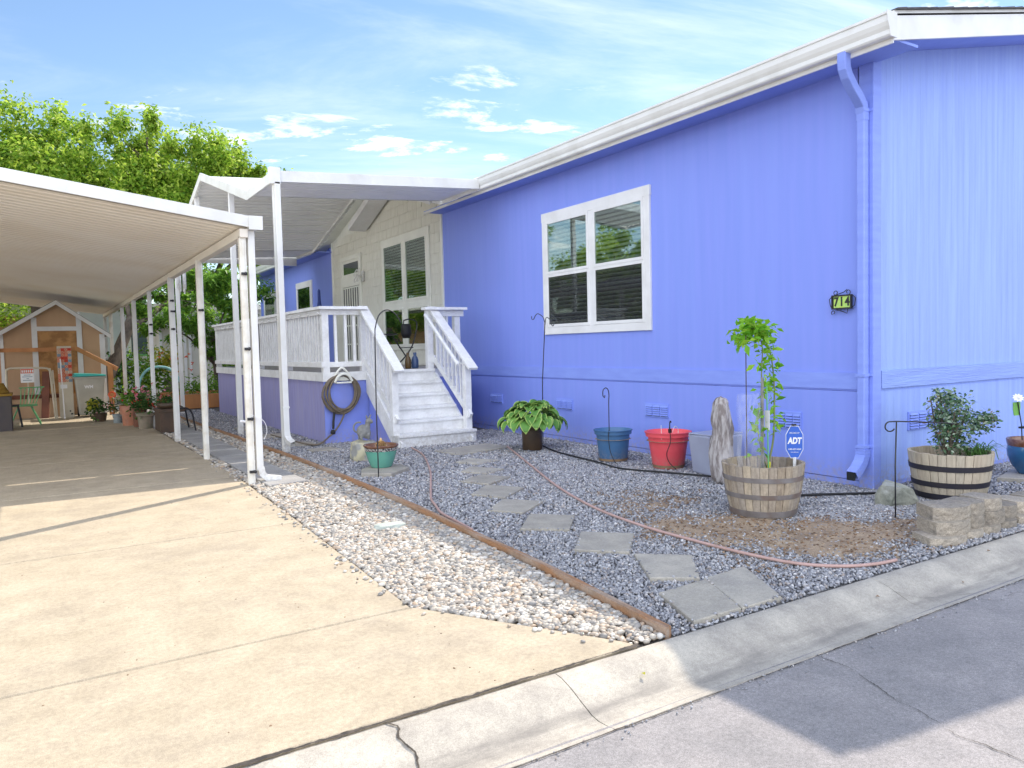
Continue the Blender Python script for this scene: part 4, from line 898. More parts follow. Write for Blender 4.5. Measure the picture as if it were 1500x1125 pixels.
def cpost(x, y, w_=.07, old=False, hooks=(), lean=0):
    mb = MB().add([(x-w_/2, y-w_/2, -.02), (x+w_/2, y-w_/2, -.02), (x+w_/2, y+w_/2, -.02), (x-w_/2, y+w_/2, -.02)]+[(x-w_/2+lean, y-w_/2, 2.33), (x+w_/2+lean, y-w_/2, 2.33), (x+w_/2+lean, y+w_/2, 2.33), (x-w_/2+lean, y+w_/2, 2.33)],
                  [(0,3,2,1),(4,5,6,7),(0,1,5,4),(1,2,6,5),(2,3,7,6),(3,0,4,7)])
    mb.box(x-.012+lean/2, x+.012+lean/2, y-w_/2-.006, y-w_/2+.001, 0, 2.3) if not lean else None
    o = mb.build('post', m_oldpost if old else m_alu, Cp, bevel=.004)
    for hz_, sd in hooks:
        hk = MB().box(x-.025, x+.025, y-w_/2-.03, y-w_/2+.0, hz_-.012, hz_+.012).ball((x+sd*.045, y-w_/2-.03, hz_), .017, 8, 6); hk.build('hook', m_iron, o)
    return o
cpost(1.69, 7.42, .06, True, ((1.98, .2), (1.28, .3), (.62, .3), (.12, .5)))
fp = MB().box(1.738, 1.800, 7.388, 7.450, .12, 2.39).build('downspout', m_alu, Cp, bevel=.006)
e = MB(); rect_sweep(e, [(1.777, 7.42, .15), (1.785, 7.42, .09), (1.83, 7.42, .045), (1.96, 7.40, .02)], .06, .07, Vector((0, 1, 0))); e.build('elbow', m_alu, fp)
cpost(1.66, 9.5, .06, True, ((1.75, .4),))
cpost(1.675, 11.75, .075, False, ((2.0, .2), (1.85, .6), (1.6, .1)))
cpost(1.68, 14.2, .062, False, ((1.75, 0), (1.6, 0)))
cpost(1.69, 16.7, .075); cpost(1.70, 19.2, .075); cpost(1.70, 22.2, .08, True); cpost(1.70, 24.1, .075)
for yy in (9.0, 13.5, 18.0, 22.5): cpost(-4.1, yy, .075) if False else None
# wires and pale insulators along the posts
wr = MB(); wr.tube(catmull([(1.70, 7.37, .66), (1.80, 7.34, .60), (1.83, 7.34, .50), (1.80, 7.34, .42)], 8), .0025, 5).tube([(1.64, 7.375, .60), (1.60, 7.36, .61)], .012, 6)
tag(wr.build('loose_wire', m_signw), 'thin white loose wire hanging off the near carport post', 'wire')
# wind chime
t = thing('wind_chime', (2.5, 11.9, 2.9), 'pale metal wind chime hanging from the awning edge above the driveway', 'wind chime')
cxx, cyy = 2.05, 13.2
t.location = (cxx, cyy, 2.3); ORG[t] = Vector((cxx, cyy, 2.3))
MB().tube([(cxx, cyy, 3.3), (cxx, cyy, 2.62)], .004, 5).lathe((cxx, cyy, 2.60), [(0.001, .02), (.06, .02), (.06, 0), (.001, 0)], 14).build('top_disc', m_iron, t)
tb = MB()
for k in range(6):
    a = k*math.pi/3; tb.tube([(cxx+.055*math.cos(a), cyy+.055*math.sin(a), 2.60), (cxx+.055*math.cos(a), cyy+.055*math.sin(a), 2.28-.04*(k % 3))], .011, 8)
tb.build('chime_tube', m_alu, t)

# ------------------------------------------------------------------ hose on its hanger
t = thing('coiled_hose', (3.47, 9.9, .6), 'coiled brown garden hose hanging on the purple deck skirt', 'hose')
hp = []
for k in range(7*28):
    a = k/28*2*math.pi; lp = k/28
    rx = .20+.035*math.sin(lp*2.1)+.006*lp; rz = .255+.03*math.cos(lp*1.7)
    hp.append((3.475+rx*math.sin(a)+.02*math.sin(lp), 9.905-.012*(lp % 3)-.012*math.sin(a*.5), .675-rz*.0-rz*math.cos(a)*1.0-.0+(.235-rz if math.cos(a) < 0 else 0)))
MB().tube(hp, .0135, 8).build('coil', m_hose, t, smooth=True)
MB().tube(catmull([(3.50, 9.89, .40), (3.44, 9.88, .28), (3.34, 9.86, .16), (3.25, 9.83, .10), (3.1, 9.75, .03), (2.98, 9.9, .02), (2.95, 10.6, .02), (2.9, 11.4, .02)], 8), .0115, 8).build('hose_tail', m_hose, t, smooth=True)
MB().tube([(3.355, 9.88, .42), (3.335, 9.87, .30), (3.325, 9.86, .20)], .016, 8).lathe((3.32, 9.86, .13), [(.001, 0), (.03, 0), (.034, .03), (.02, .06), (.001, .06)], 12).build('nozzle', m_black, t)
t = thing('hose_hanger', (3.48, 9.93, .95), 'cream arched hose hanger fixed above the coiled hose', 'hose hanger')
hg = MB(); hg.tube(catmull([(3.36, 9.90, .82), (3.38, 9.89, .90), (3.48, 9.88, 1.01), (3.59, 9.89, .90), (3.61, 9.90, .82)], 8), .014, 8)
hg.tube(catmull([(3.37, 9.86, .82), (3.42, 9.84, .90), (3.49, 9.83, .93), (3.56, 9.84, .90), (3.61, 9.86, .83)], 8), .018, 8).box(3.40, 3.58, 9.89, 9.924, .84, .90)
hg.tube([(3.36, 9.90, .82), (3.40, 9.86, .81), (3.60, 9.86, .81), (3.61, 9.9, .82)], .012, 8)
hg.build('bracket', m_creamtrim, t)

# ------------------------------------------------------------------ hoses and drip lines on the ground
def ground_tube(name, pts, r, mat, label, cat, z=.012):
    return tag(MB().tube(catmull([(x, y, z+r) for x, y in pts], 10), r, 8).build(name, mat, smooth=True), label, cat)
ground_tube('garden_hose', [(3.93, 8.7), (3.755, 7.998), (3.344, 6.972), (3.05, 6.35), (2.865, 5.97), (2.70, 5.62), (2.618, 5.379), (2.53, 5.10), (2.50, 4.85), (2.46, 4.5)], .010, m_pinkhose, 'pink hose curving from the porch steps to the edging board', 'hose', .0)
ground_tube('garden_hose', [(4.9, 8.0), (4.26, 6.472), (3.817, 5.395), (3.544, 4.549), (3.437, 3.891), (3.43, 3.379), (3.456, 2.975), (3.522, 2.70), (3.67, 2.53), (3.85, 2.45), (4.006, 2.43)], .010, m_pinkhose, 'long pink hose running through the gravel to the kerb', 'hose', .0)
ground_tube('drip_line', [(5.45, 8.3), (5.1, 7.3), (5.0, 6.75), (4.93, 6.2), (4.86, 5.79), (5.03, 5.35), (5.2, 4.9), (5.3, 4.5)], .009, m_black, 'black drip tube lying in front of the blue and red pots', 'drip tube', .004)
ground_tube('drip_line', [(5.05, 3.90), (5.3, 3.76), (5.553, 3.60), (5.8, 3.45)], .010, m_black, 'black drip tube at the house corner behind the rock', 'drip tube', .004)

# ------------------------------------------------------------------ pots
def potshell(c, rb, rtop, h, lip=.02, liph=.05, t=.008, n=40, z0=0):
    return [(.001, z0), (rb, z0), (rb+.004, z0+.006), (rb+(rtop-lip-rb)*((h-liph)/h), h-liph), (rtop-lip*.35, h-liph+.004), (rtop-lip*.2, h-.012), (rtop+.004, h-.010), (rtop+.006, h), (rtop-.006, h+.002), (rtop-t*2, h-.01), (rtop-.03, h-.05)]
def pot(name, c, rb, rtop, h, mat, label, cat='plant pot', soil=True, soilz=.06, **k):
    t = thing(name, c, label, cat)
    MB().lathe(c, potshell(c, rb, rtop, h, **k), 40).build('pot', mat, t, smooth='auto')
    if soil: MB().lathe(c, [(.001, h-soilz+.01), (rtop*.5, h-soilz+.012), (rtop-.012, h-soilz)], 24).build('soil', m_soil, t, smooth=True)
    return t
def shook(name, label, base, pts, r=.006, mat=m_iron, cat='garden hook'):
    t = MB(); b = Vector(base); t.tube(catmull([b+Vector(p) for p in pts], 8), r, 8); return tag(t.build(name, mat, smooth=True), label, cat)
# hosta in brown pot
hc = (5.02, 7.62, 0)
t = pot('potted_hosta', hc, .115, .145, .29, m_brownpot, 'lush green hosta with pale leaf margins in a dark brown pot by the wall', 'potted plant')
hv = []; hf = []; hm = []
for k in range(120):
    a = random.uniform(0, 2*math.pi); lay = k/120; L_ = random.uniform(.16, .235); wd = L_*random.uniform(.58, .72)
    el = R(75-75*lay+random.uniform(-8, 8)); st = .05+.12*lay
    o = Vector((hc[0]+math.cos(a)*st*.5, hc[1]+math.sin(a)*st*.5, .30)); dr_ = Vector((math.cos(a), math.sin(a), 0))
    p = o+dr_*st*math.cos(el)*1.2+Vector((0, 0, .045+.11*math.sin(el)+.05*(1-lay))); sd = Vector((-dr_.y, dr_.x, 0)).normalized()
    tw = random.uniform(-.3, .3); nL = 8; prevs = []
    base_i = len(hv); cur = p; e_ = el*.8-.05
    for i in range(nL+1):
        u = i/nL; wv = wd*.5*math.sin(math.pi*min(1, u**.75*.97+.03))*(1 if u < .97 else .3)
        up_ = Vector((-dr_.x*math.sin(e_), -dr_.y*math.sin(e_), math.cos(e_)))
        for s_ in (-1, -.82, -.4, 0, .4, .82, 1):
            q = cur+sd*wv*s_+up_*(abs(s_)*wv*.35)+up_*(.006*math.sin(s_*9))+sd*tw*0
            hv.append(tuple(q))
        cur = cur+(dr_*math.cos(e_)+Vector((0, 0, 1))*math.sin(e_))*L_/nL; e_ -= R(11+9*u)
    for i in range(nL):
        for j in range(6):
            a0 = base_i+i*7+j; hf.append((a0, a0+1, a0+8, a0+7)); hm.append(1 if j in (0, 5) or i == nL-1 else 0)
np_mesh('leaves', hv, hf, [m_hosta, m_hostae], t, True, hm)
sm_ = MB()
for k in range(16):
    a = k*.4; sm_.tube([(hc[0], hc[1], .24), (hc[0]+.05*math.cos(a), hc[1]+.05*math.sin(a), .38), (hc[0]+.1*math.cos(a), hc[1]+.1*math.sin(a), .40)], .005, 5)
sm_.build('stems', m_grass, t)
# double shepherd hook behind the hosta
hb = Vector((5.40, 7.95, 0))
t = thing('double_shepherd_hook', hb, 'tall thin black double shepherd hook behind the hosta by the window', 'garden hook')
MB().tube([hb+Vector(p) for p in ((0, 0, -.02), (.0, -.02, .8), (.03, -.06, 1.55))], .006, 8).build('pole', m_iron, t, smooth=True)
MB().tube(catmull([hb+Vector(p) for p in ((.03, -.06, 1.52), (.02, -.03, 1.60), (0, .05, 1.645), (0, .11, 1.62), (0, .15, 1.58), (0, .19, 1.585), (0, .195, 1.62))], 8), .005, 8).build('arm', m_iron, t, smooth=True)
MB().tube(catmull([hb+Vector(p) for p in ((.03, -.06, 1.50), (.02, -.09, 1.57), (0, -.15, 1.59), (0, -.21, 1.56), (0, -.245, 1.50), (0, -.27, 1.48), (0, -.3, 1.50))], 8), .005, 8).build('arm', m_iron, t, smooth=True)
# blue pot
bc = (5.19, 6.31, 0)
t = pot('blue_pot', bc, .145, .203, .335, m_bluepot, 'blue plastic pot with muddy base standing against the purple wall', soilz=.1)
MB().lathe(bc, [(.152, .008), (.154, .022), (.158, .035)], 40).build('mud_band', pm('mud', (.30, .20, .11), (.2, .13, .08), .9, 12), t, smooth=True)
MB().tube(catmull([(5.03, 6.185, .34), (5.02, 6.175, .25), (5.03, 6.16, .12), (5.02, 6.08, .03), (4.98, 5.98, .02)], 8), .004, 6).build('drip_tube', m_black, t)
shook('crook_hook', 'short black crook hook planted in the blue pot', (5.14, 6.31, .25), [(0, 0, 0), (.0, 0, .35), (.005, 0, .46), (-.01, 0, .515), (-.045, 0, .53), (-.075, 0, .50), (-.075, 0, .45), (-.055, 0, .43), (-.05, 0, .455)], .005)
# red pot
rc = (5.33, 5.62, 0)
t = pot('red_pot', rc, .15, .228, .36, m_redpot, 'bright red plastic pot against the purple wall right of the blue pot', soilz=.09)
MB().lathe(rc, [(.156, .008), (.158, .02), (.163, .035)], 40).build('mud_band', MATS['mud'], t, smooth=True)
MB().tube(catmull([(5.18, 5.43, .365), (5.17, 5.42, .28), (5.14, 5.44, .17), (5.18, 5.45, .08), (5.2, 5.38, .02)], 8), .004, 6).build('drip_tube', m_black, t)
t2 = thing('drip_stake', (5.24, 5.5, .3), 'short black drip stake with clip in the red pot', 'drip stake')
MB().tube(catmull([(5.24, 5.5, .28), (5.24, 5.5, .44), (5.245, 5.495, .475), (5.25, 5.49, .46)], 6), .006, 6).box(5.228, 5.252, 5.485, 5.51, .36, .40).build('stake', m_black, t2)
MB().tube([(5.15, 5.52, .3), (5.145, 5.52, .44)], .003, 5).tube(catmull([(5.35, 5.5, .3), (5.34, 5.49, .39), (5.30, 5.49, .42), (5.27, 5.5, .36)], 6), .003, 5).build('wire', m_alu, t2)
# grey box and driftwood left of the barrel
t = thing('grey_planter_box', (5.48, 5.05, 0), 'faded grey plastic planter box between the red pot and the driftwood', 'planter')
MB().add([(5.24, 4.98, 0), (5.58, 4.92, 0), (5.62, 5.18, 0), (5.28, 5.24, 0), (5.20, 4.96, .37), (5.60, 4.90, .37), (5.65, 5.20, .37), (5.25, 5.27, .37)], [(0,3,2,1),(0,1,5,4),(1,2,6,5),(2,3,7,6),(3,0,4,7),(4,5,6,7)]).build('box', pm('faded_plastic', (.33, .36, .46), (.28, .30, .40), .5, 3, dirt=((.38, .34, .32), .5)), t, bevel=.015)
B(5.23, 5.63, 4.93, 5.24, .371, .385).build('rim', MATS['faded_plastic'], t, bevel=.006)
dwm = pm('driftwood', (.46, .43, .42), (.20, .17, .16), .85, 9, 8, bump=1, bscale=24, stretch=(3, 3, .6), lo=.42, hi=.58)
t = thing('driftwood_stump', (5.05, 4.62, 0), 'upright weathered driftwood stump behind the near half barrel', 'driftwood')
V_, F_ = ico(4)
dv = []
for v in V_:
    x, y, z = v; f = 1+.28*mnoise.noise((x*2.2, y*2.2, z*1.5))+.20*mnoise.noise((x*8, y*8, z*3)); tap = (1.0-.15*z)/max(.35, math.sqrt(max(0, 1-z*z)))**.6
    dv.append((5.09+x*.085*f*tap+.03*mnoise.noise((z*2, 0, 3)), 4.70+y*.10*f*tap, .37+z*.39+.03*mnoise.noise((x*5, y*5, 1))))
np_mesh('stump', dv, F_, dwm, t, False)
bm_ = MB()
for k in range(0):
    z = .12+.2*k; a = random.uniform(2, 5); bm_.tube([(5.07, 4.66, z), (5.07+.10*math.cos(a), 4.66+.11*math.sin(a), z+.03), (5.07+.13*math.cos(a+.3), 4.66+.14*math.sin(a+.3), z-.01)], [.03, .018, .006], 6)

# half barrels
def barrel(name, c, rb, rt_, h, mat, hoopm, hoops, label, ns=30, hw=.035):
    t = thing(name, c, label, 'barrel planter'); c = Vector(c)
    st = MB()
    def rr(z): return rb+(rt_-rb)*(z/h)**.8+.003*math.sin(math.pi*z/h)
    for k in range(ns):
        a0 = 2*math.pi*(k+.03)/ns; a1 = 2*math.pi*(k+.97)/ns; am = (a0+a1)/2; dh = random.uniform(-.004, .004); dr2 = random.uniform(-.002, .002)
        zs = [0, h*.25, h*.5, h*.75, h+dh]; vs = []
        for z in zs:
            for a, ri in ((a0, 0), (am, .0015), (a1, 0), (a1, -.022), (am, -.022), (a0, -.022)):
                q = rr(min(z, h))+ri+dr2; vs.append((c.x+q*math.cos(a), c.y+q*math.sin(a), c.z+z))
        fs = [(i*6+j, i*6+(j+1) % 6, i*6+6+(j+1) % 6, i*6+6+j) for i in range(4) for j in range(6)]+[(5, 4, 3, 2, 1, 0), (24, 25, 26, 27, 28, 29)]
        st.add(vs, fs)
    st.build('staves', mat, t)
    for z, w_ in hoops:
        MB().lathe(c, [(rr(z)+.001, z), (rr(z)+.006, z+.001), (rr(z+w_)+.006, z+w_-.001), (rr(z+w_)+.001, z+w_)], 52).build('hoop', hoopm, t, smooth='auto')
    MB().lathe(c, [(.001, h-.07), (rt_*.5, h-.065), (rt_-.025, h-.08)], 24).build('soil', m_soil, t, smooth=True)
    return t
b1 = (4.43, 3.70, 0)
barrel('half_barrel', b1, .222, .288, .37, m_barrel, m_hoop, ((.005, .045), (.135, .035), (.255, .035)), 'weathered half barrel with grey hoops holding a young staked sapling')
b2 = (5.99, 3.20, .0)
barrel('half_barrel', b2, .235, .295, .355, m_barrel2, m_hoopb, ((.005, .045), (.10, .042), (.225, .042)), 'pale half barrel with black hoops holding a bushy variegated shrub')
# sapling
sp = thing('sapling', (4.50, 3.73, .31), 'slender bright green sapling arching over in the near half barrel', 'sapling')
main = catmull([(4.50, 3.72, .30), (4.56, 3.71, .52), (4.60, 3.73, .80), (4.615, 3.75, 1.0), (4.56, 3.74, 1.18), (4.45, 3.73, 1.30), (4.34, 3.72, 1.33)], 8)
st2 = catmull([(4.50, 3.72, .31), (4.44, 3.72, .45), (4.38, 3.70, .62), (4.40, 3.70, .80)], 6)
st3 = catmull([(4.42, 3.70, .32), (4.43, 3.71, .7), (4.45, 3.72, 1.0), (4.47, 3.73, 1.2), (4.40, 3.72, 1.32), (4.30, 3.71, 1.33)], 8)
MB().tube(main, [.008-.005*i/len(main) for i in range(len(main))], 6).tube(st2, .004, 5).tube(st3, [.006-.003*i/len(st3) for i in range(len(st3))], 6).build('stem', pm('green_stem', (.20, .26, .08), (.16, .18, .07), .6, 9), sp, smooth=True)
pts = []
for P_, nn, w_ in ((main, 130, .05), (st2, 34, .07), (st3, 50, .05)):
    for k in range(nn):
        i = random.randrange(int(len(P_)*.22), len(P_)); q = P_[i]; pts.append((q.x+random.gauss(0, w_*.5), q.y+random.gauss(0, w_*.5), q.z+random.gauss(0, .02)))
for k in range(230):
    u_ = random.random(); q = Vector((4.22+.26*u_, 3.72, 1.25+.09*math.sin(math.pi*u_*.8))); pts.append((q.x+random.gauss(0, .035), q.y+random.gauss(0, .05), q.z+random.gauss(0, .04)))
LV, LF = leaves(np.array(pts), .072, .5, .25)
np_mesh('leaves', LV, LF, m_sap, sp, False)
# stakes and sleeve
t = thing('plant_stakes', (4.3, 3.7, .3), 'wooden stake, thin cane and faded plastic sleeve beside the sapling', 'plant stake')
MB().box(4.41, 4.425, 3.68, 3.695, .28, .98).build('wooden_stake', m_stat, t)
MB().tube([(4.47, 3.68, .28), (4.455, 3.68, .95)], .005, 6).build('cane', m_green, t)
MB().box(4.218, 4.223, 3.66, 3.665, .2, 1.28).build('thin_post', m_bark, t)
fm = bpy.data.materials.new('film'); fm.use_nodes = True; q = fm.node_tree; bs = q.nodes['Principled BSDF']; bs.inputs['Base Color'].default_value = (.75, .78, .85, 1); bs.inputs['Roughness'].default_value = .25; bs.inputs['Alpha'].default_value = .33
tn = q.nodes.new('ShaderNodeTexNoise'); tn.inputs['Scale'].default_value = 7; mr_ = q.nodes.new('ShaderNodeMapRange'); mr_.inputs['From Min'].default_value = .35; mr_.inputs['From Max'].default_value = .7; mr_.inputs['To Min'].default_value = .02; mr_.inputs['To Max'].default_value = .15
q.links.new(tn.outputs['Fac'], mr_.inputs['Value']); q.links.new(mr_.outputs[0], bs.inputs['Alpha'])
fv = []; nn = 18
for j in range(15):
    for k in range(nn):
        a = 2*math.pi*k/nn; r = .075+.018*mnoise.noise((math.cos(a)*2, math.sin(a)*2, j*.4)); fv.append((4.28+r*math.cos(a)*1.2, 3.69+r*math.sin(a), .28+j*.042))
ff = [(j*nn+k, j*nn+(k+1) % nn, (j+1)*nn+(k+1) % nn, (j+1)*nn+k) for j in range(14) for k in range(nn)]
np_mesh('plastic_sleeve', fv, ff, fm, t, True)
MB().box(4.455, 4.458, 3.655, 3.70, .60, .74).build('plant_tag', m_signw, t)
MB().tube([(4.49, 3.70, .29), (4.49, 3.69, .36)], .012, 6).build('tie', pm('yellow_tie', (.75, .72, .05)), t)

# yard sign on its post (in the barrel); faces the street-left
ys_ = thing('yard_sign', (4.60, 3.58, .3), 'blue octagonal security yard sign on a white post in the near half barrel', 'sign')
nrm = Vector((-.70, -.71, 0)).normalized(); sx_ = Vector((-nrm.y, nrm.x, 0)); sx_ = sx_ if sx_.x > 0 else -sx_
sc_ = Vector((4.63, 3.58, .505))
def octo(w_, h_, cw, ch, off):
    q = [(-cw, h_), (cw, h_), (w_, ch), (w_, -ch), (cw, -h_), (-cw, -h_), (-w_, -ch), (-w_, ch)]
    return [sc_+sx_*a+Vector((0, 0, b))+nrm*off for a, b in q]
MB().prism(octo(.060, .118, .027, .055, 0), -nrm*.006).build('border', m_signw, ys_)
MB().prism(octo(.0565, .1135, .0255, .053, .0015), -nrm*.0015).build('panel', m_signb, ys_)
text_mesh('lettering', 'ADT', .062, sc_+nrm*.003+Vector((0, 0, .008)), sx_, (0, 0, 1), m_signw, ys_, .0008, .003, .72, .15)
text_mesh('lettering', 'SECURED BY', .016, sc_+nrm*.003+Vector((0, 0, .066)), sx_, (0, 0, 1), m_signw, ys_, .0005, 0, .75)
text_mesh('lettering', '1-800-ADT-ASAP', .015, sc_+nrm*.003+Vector((0, 0, -.052)), sx_, (0, 0, 1), m_signw, ys_, .0005, .0003, .82)
text_mesh('lettering', 'www.adt.com', .012, sc_+nrm*.003+Vector((0, 0, -.073)), sx_, (0, 0, 1), m_signw, ys_, .0005, 0, .8)
MB().bar(sc_+Vector((0, 0, -.11)), sc_+Vector((0, 0, -.24)), .012, .018).build('post', m_signw, ys_)
MB().bar(sc_+Vector((-.01, 0, .125))-sx_*.012, sc_+Vector((0, 0, .125))+sx_*.012, .012, .012).build('bolt', m_black, ys_)

# variegated shrub, tuft
t = thing('variegated_shrub', (6.02, 3.25, .33), 'bushy variegated grey green shrub growing in the black hooped barrel', 'shrub')
pts = [blob_points(c, r, n, .15) for c, r, n in (((6.02, 3.22, .62), (.22, .18, .19), 1150), ((6.05, 3.21, .45), (.21, .16, .14), 600), ((6.27, 3.12, .56), (.15, .12, .10), 380), ((5.99, 3.23, .77), (.12, .09, .08), 240), ((6.36, 3.08, .59), (.09, .07, .05), 100))]
P_ = np.concatenate(pts); LV, LF = leaves(P_, .037, .5, .1); np_mesh('foliage', LV, LF, m_vari, t)
sb_ = MB()
for k in range(14):
    a = random.uniform(0, 6.28); r = random.uniform(.05, .24); sb_.tube(catmull([(6.0+random.uniform(-.05, .05), 3.22, .27), (6.0+r*.4*math.cos(a), 3.22+r*.3*math.sin(a), .42), (6.02+r*.85*math.cos(a), 3.22+r*.6*math.sin(a), .55+random.random()*.22)], 5), .005, 5)
sb_.build('stems', m_bark, t)
def grass(name, c, n, L_, label, spread=.05):
    t = thing(name, c, label, 'grass tuft'); mb = MB(); c = Vector(c)
    for k in range(n):
        a = random.uniform(0, 6.28); l = L_*random.uniform(.6, 1.1); b0 = c+Vector((random.gauss(0, spread), random.gauss(0, spread), 0)); d = Vector((math.cos(a), math.sin(a), 0)); s_ = Vector((-d.y, d.x, 0))*.004
        p1, p2, p3 = b0+d*l*.25+Vector((0, 0, l*.6)), b0+d*l*.6+Vector((0, 0, l*.75)), b0+d*l*.95+Vector((0, 0, l*.55))
        mb.add([b0-s_, b0+s_, p1+s_, p1-s_, p2+s_*.8, p2-s_*.8, p3], [(0, 1, 2, 3), (3, 2, 4, 5), (5, 4, 6)])
    mb.build('blades', m_grass, t, fix=False); return t
grass('grass_tuft', (6.15, 3.07, .28), 90, .17, 'dark green grassy tuft at the front of the shrub barrel')

# garden crook near the kerb
t = thing('plant_crook', (5.0, 3.04, 0), 'thin black crossbar plant hook standing in front of the corner rock', 'garden hook')
MB().tube([(5.0, 3.04, -.02), (5.03, 3.06, .35), (5.06, 3.07, .655)], .005, 6).build('pole', m_iron, t, smooth=True)
MB().tube([(5.06+.85*c_, 3.07-.53*c_, .625+z_) for c_, z_ in [(-.045+.034*math.cos(a), .034*math.sin(a)) for a in [math.pi*1.85-i*math.pi*1.35/14 for i in range(15)]]]+[(5.06, 3.07, .66), (5.20, 2.99, .652), (5.36, 2.90, .64), (5.42, 2.87, .632)], .005, 6).build('crossbar', m_iron, t, smooth=True)

# rocks
def rock(name, c, s, label, mat=m_stone, seed=0, sub=4):
    V_, F_ = ico(sub); vs = []
    for v in V_:
        x, y, z = v
        m_ = max(abs(x), abs(y), abs(z))**.55
        f = (1/m_)*.86+.16*mnoise.noise((x*1.8+seed, y*1.8, z*1.8))+.05*mnoise.noise((x*6+seed, y*6, z*6))+.02*mnoise.noise((x*16+seed, y*16, z*16))
        vs.append((c[0]+x*f*s[0], c[1]+y*f*s[1], c[2]+max(-.6, z*f)*s[2]))
    return tag(np_mesh(name, vs, F_, mat, None, False), label, 'rock')
rock('garden_rock', (3.12, 8.22, .08), (.165, .15, .165), 'yellowish boulder by the steps carrying the small animal figurine', pm('tan_rock', (.52, .48, .32), (.30, .30, .28), .85, 5, 8, lo=.46, hi=.54, bump=1, bscale=25), 9)
rock('flat_rock', (2.05, 4.95, .005), (.13, .07, .03), 'flat pale green rock lying among the sunlit pebbles', pm('pale_rock', (.45, .48, .42), (.36, .40, .36), .8, 8, bump=.8), 5)
def facet_rock(name, c, s, label, mat, seed):
    import bmesh
    rr_ = random.Random(seed); b = bmesh.new()
    for k in range(26):
        v = Vector((rr_.uniform(-1, 1), rr_.uniform(-1, 1), rr_.uniform(-1, 1))); m_ = max(abs(v.x), abs(v.y), abs(v.z)); v = v/m_*rr_.uniform(.8, 1.0); v.z = min(v.z, .8+.12*v.x)
        b.verts.new(v)
    r_h = bmesh.ops.convex_hull(b, input=b.verts); bmesh.ops.delete(b, geom=[g for g in r_h['geom_interior'] if isinstance(g, bmesh.types.BMVert)], context='VERTS')
    bmesh.ops.triangulate(b, faces=b.faces); bmesh.ops.subdivide_edges(b, edges=b.edges, cuts=3, use_grid_fill=True); bmesh.ops.triangulate(b, faces=b.faces)
    for v in b.verts:
        p = v.co; f = 1+.05*mnoise.noise(p*2.5+Vector((seed, 0, 0)))+.03*mnoise.noise(p*7); v.co = Vector((c[0]+p.x*f*s[0], c[1]+p.y*f*s[1], c[2]+p.z*f*s[2]))
    me = bpy.data.meshes.new(name); b.to_mesh(me); b.free(); me.materials.append(mat); o = bpy.data.objects.new(name, me); col.objects.link(o); return tag(o, label, 'rock')
facet_rock('corner_rock', (5.50, 3.31, .06), (.20, .13, .125), 'pale blocky rock at the house corner below the downspout', m_stone, 12)
# figurine on the boulder
t = thing('animal_figurine', (3.12, 8.15, .24), 'small grey eared animal figurine with curled tail on the boulder', 'figurine')
fx, fy, fz = 3.10, 8.15, .245
bd = MB(); bd.ball((fx-.01, fy, fz+.085), .07, 14, 10, (1.05, .75, 1.1)).ball((fx+.035, fy, fz+.06), .05, 12, 8, (1, .8, 1.3)).tube([(fx+.04, fy, fz+.10), (fx+.05, fy, fz+.16), (fx+.055, fy, fz+.19)], [.035, .03, .03], 10).ball((fx+.062, fy-.01, fz+.195), .036, 12, 8, (1.15, .85, .9)).ball((fx+.088, fy-.02, fz+.185), .02, 8, 6)
for q_ in ((-.04, -.03), (.045, -.03), (-.04, .03), (.045, .03)): bd.tube([(fx+q_[0], fy+q_[1], fz+.05), (fx+q_[0], fy+q_[1], fz-.005)], [.02, .016], 8)
fo = bd.build('body', m_stat, t, smooth=True)
md = fo.modifiers.new('remesh', 'REMESH'); md.mode = 'VOXEL'; md.voxel_size = .006; md.use_smooth_shade = True
MB().tube([(fx+.045, fy-.005, fz+.22), (fx+.038, fy-.005, fz+.245), (fx+.036, fy, fz+.262)], [.012, .010, .003], 7).tube([(fx+.07, fy+.005, fz+.22), (fx+.082, fy+.005, fz+.245), (fx+.094, fy, fz+.268)], [.012, .009, .003], 7).build('ears', m_stat, t, smooth=True)
MB().tube(catmull([(fx-.07, fy, fz+.07), (fx-.11, fy, fz+.10), (fx-.115, fy, fz+.15), (fx-.08, fy, fz+.185), (fx-.03, fy, fz+.185)], 6), .010, 7).build('tail', m_stat, t, smooth=True)
# teal pot, pad, cactus
tag(MB().add(*slab([(2.66, 7.10), (2.90, 6.92), (3.20, 7.16), (3.22, 7.40), (2.92, 7.52), (2.76, 7.36)], .035, .06, .008)).build('pot_pad', m_paver), 'irregular flat flagstone under the teal glazed pot', 'flagstone')
tcn_ = (2.98, 7.36, .035)
t = thing('teal_pot', tcn_, 'teal ribbed ceramic pot with brown dripped rim on a flagstone', 'plant pot')
pv = MB(); n = 72
pf = [(.001, 0), (.100, 0), (.108, .01), (.135, .08), (.155, .15), (.162, .175)]
vs = []
for (r, z) in pf:
    for k in range(n):
        a = 2*math.pi*k/n; q_ = r*(1+(.012 if k % 2 else -.004)*(r > .05)); vs.append((tcn_[0]+q_*math.cos(a), tcn_[1]+q_*math.sin(a), tcn_[2]+z))
pv.add(vs, [(i*n+k, i*n+(k+1) % n, (i+1)*n+(k+1) % n, (i+1)*n+k) for i in range(len(pf)-1) for k in range(n)])
pv.build('pot', m_teal, t, smooth=True)
MB().lathe(tcn_, [(.1615, .170), (.166, .19), (.168, .205)], 48).build('speckled_band', pm('speckle', (.40, .38, .34), (.05, .04, .05), .4, 60, 2, lo=.48, hi=.52), t, smooth=True)
MB().lathe(tcn_, [(.166, .203), (.172, .212), (.180, .22), (.182, .228), (.176, .234), (.164, .23), (.152, .21), (.145, .18)], 48).build('rim', m_glaze, t, smooth=True)
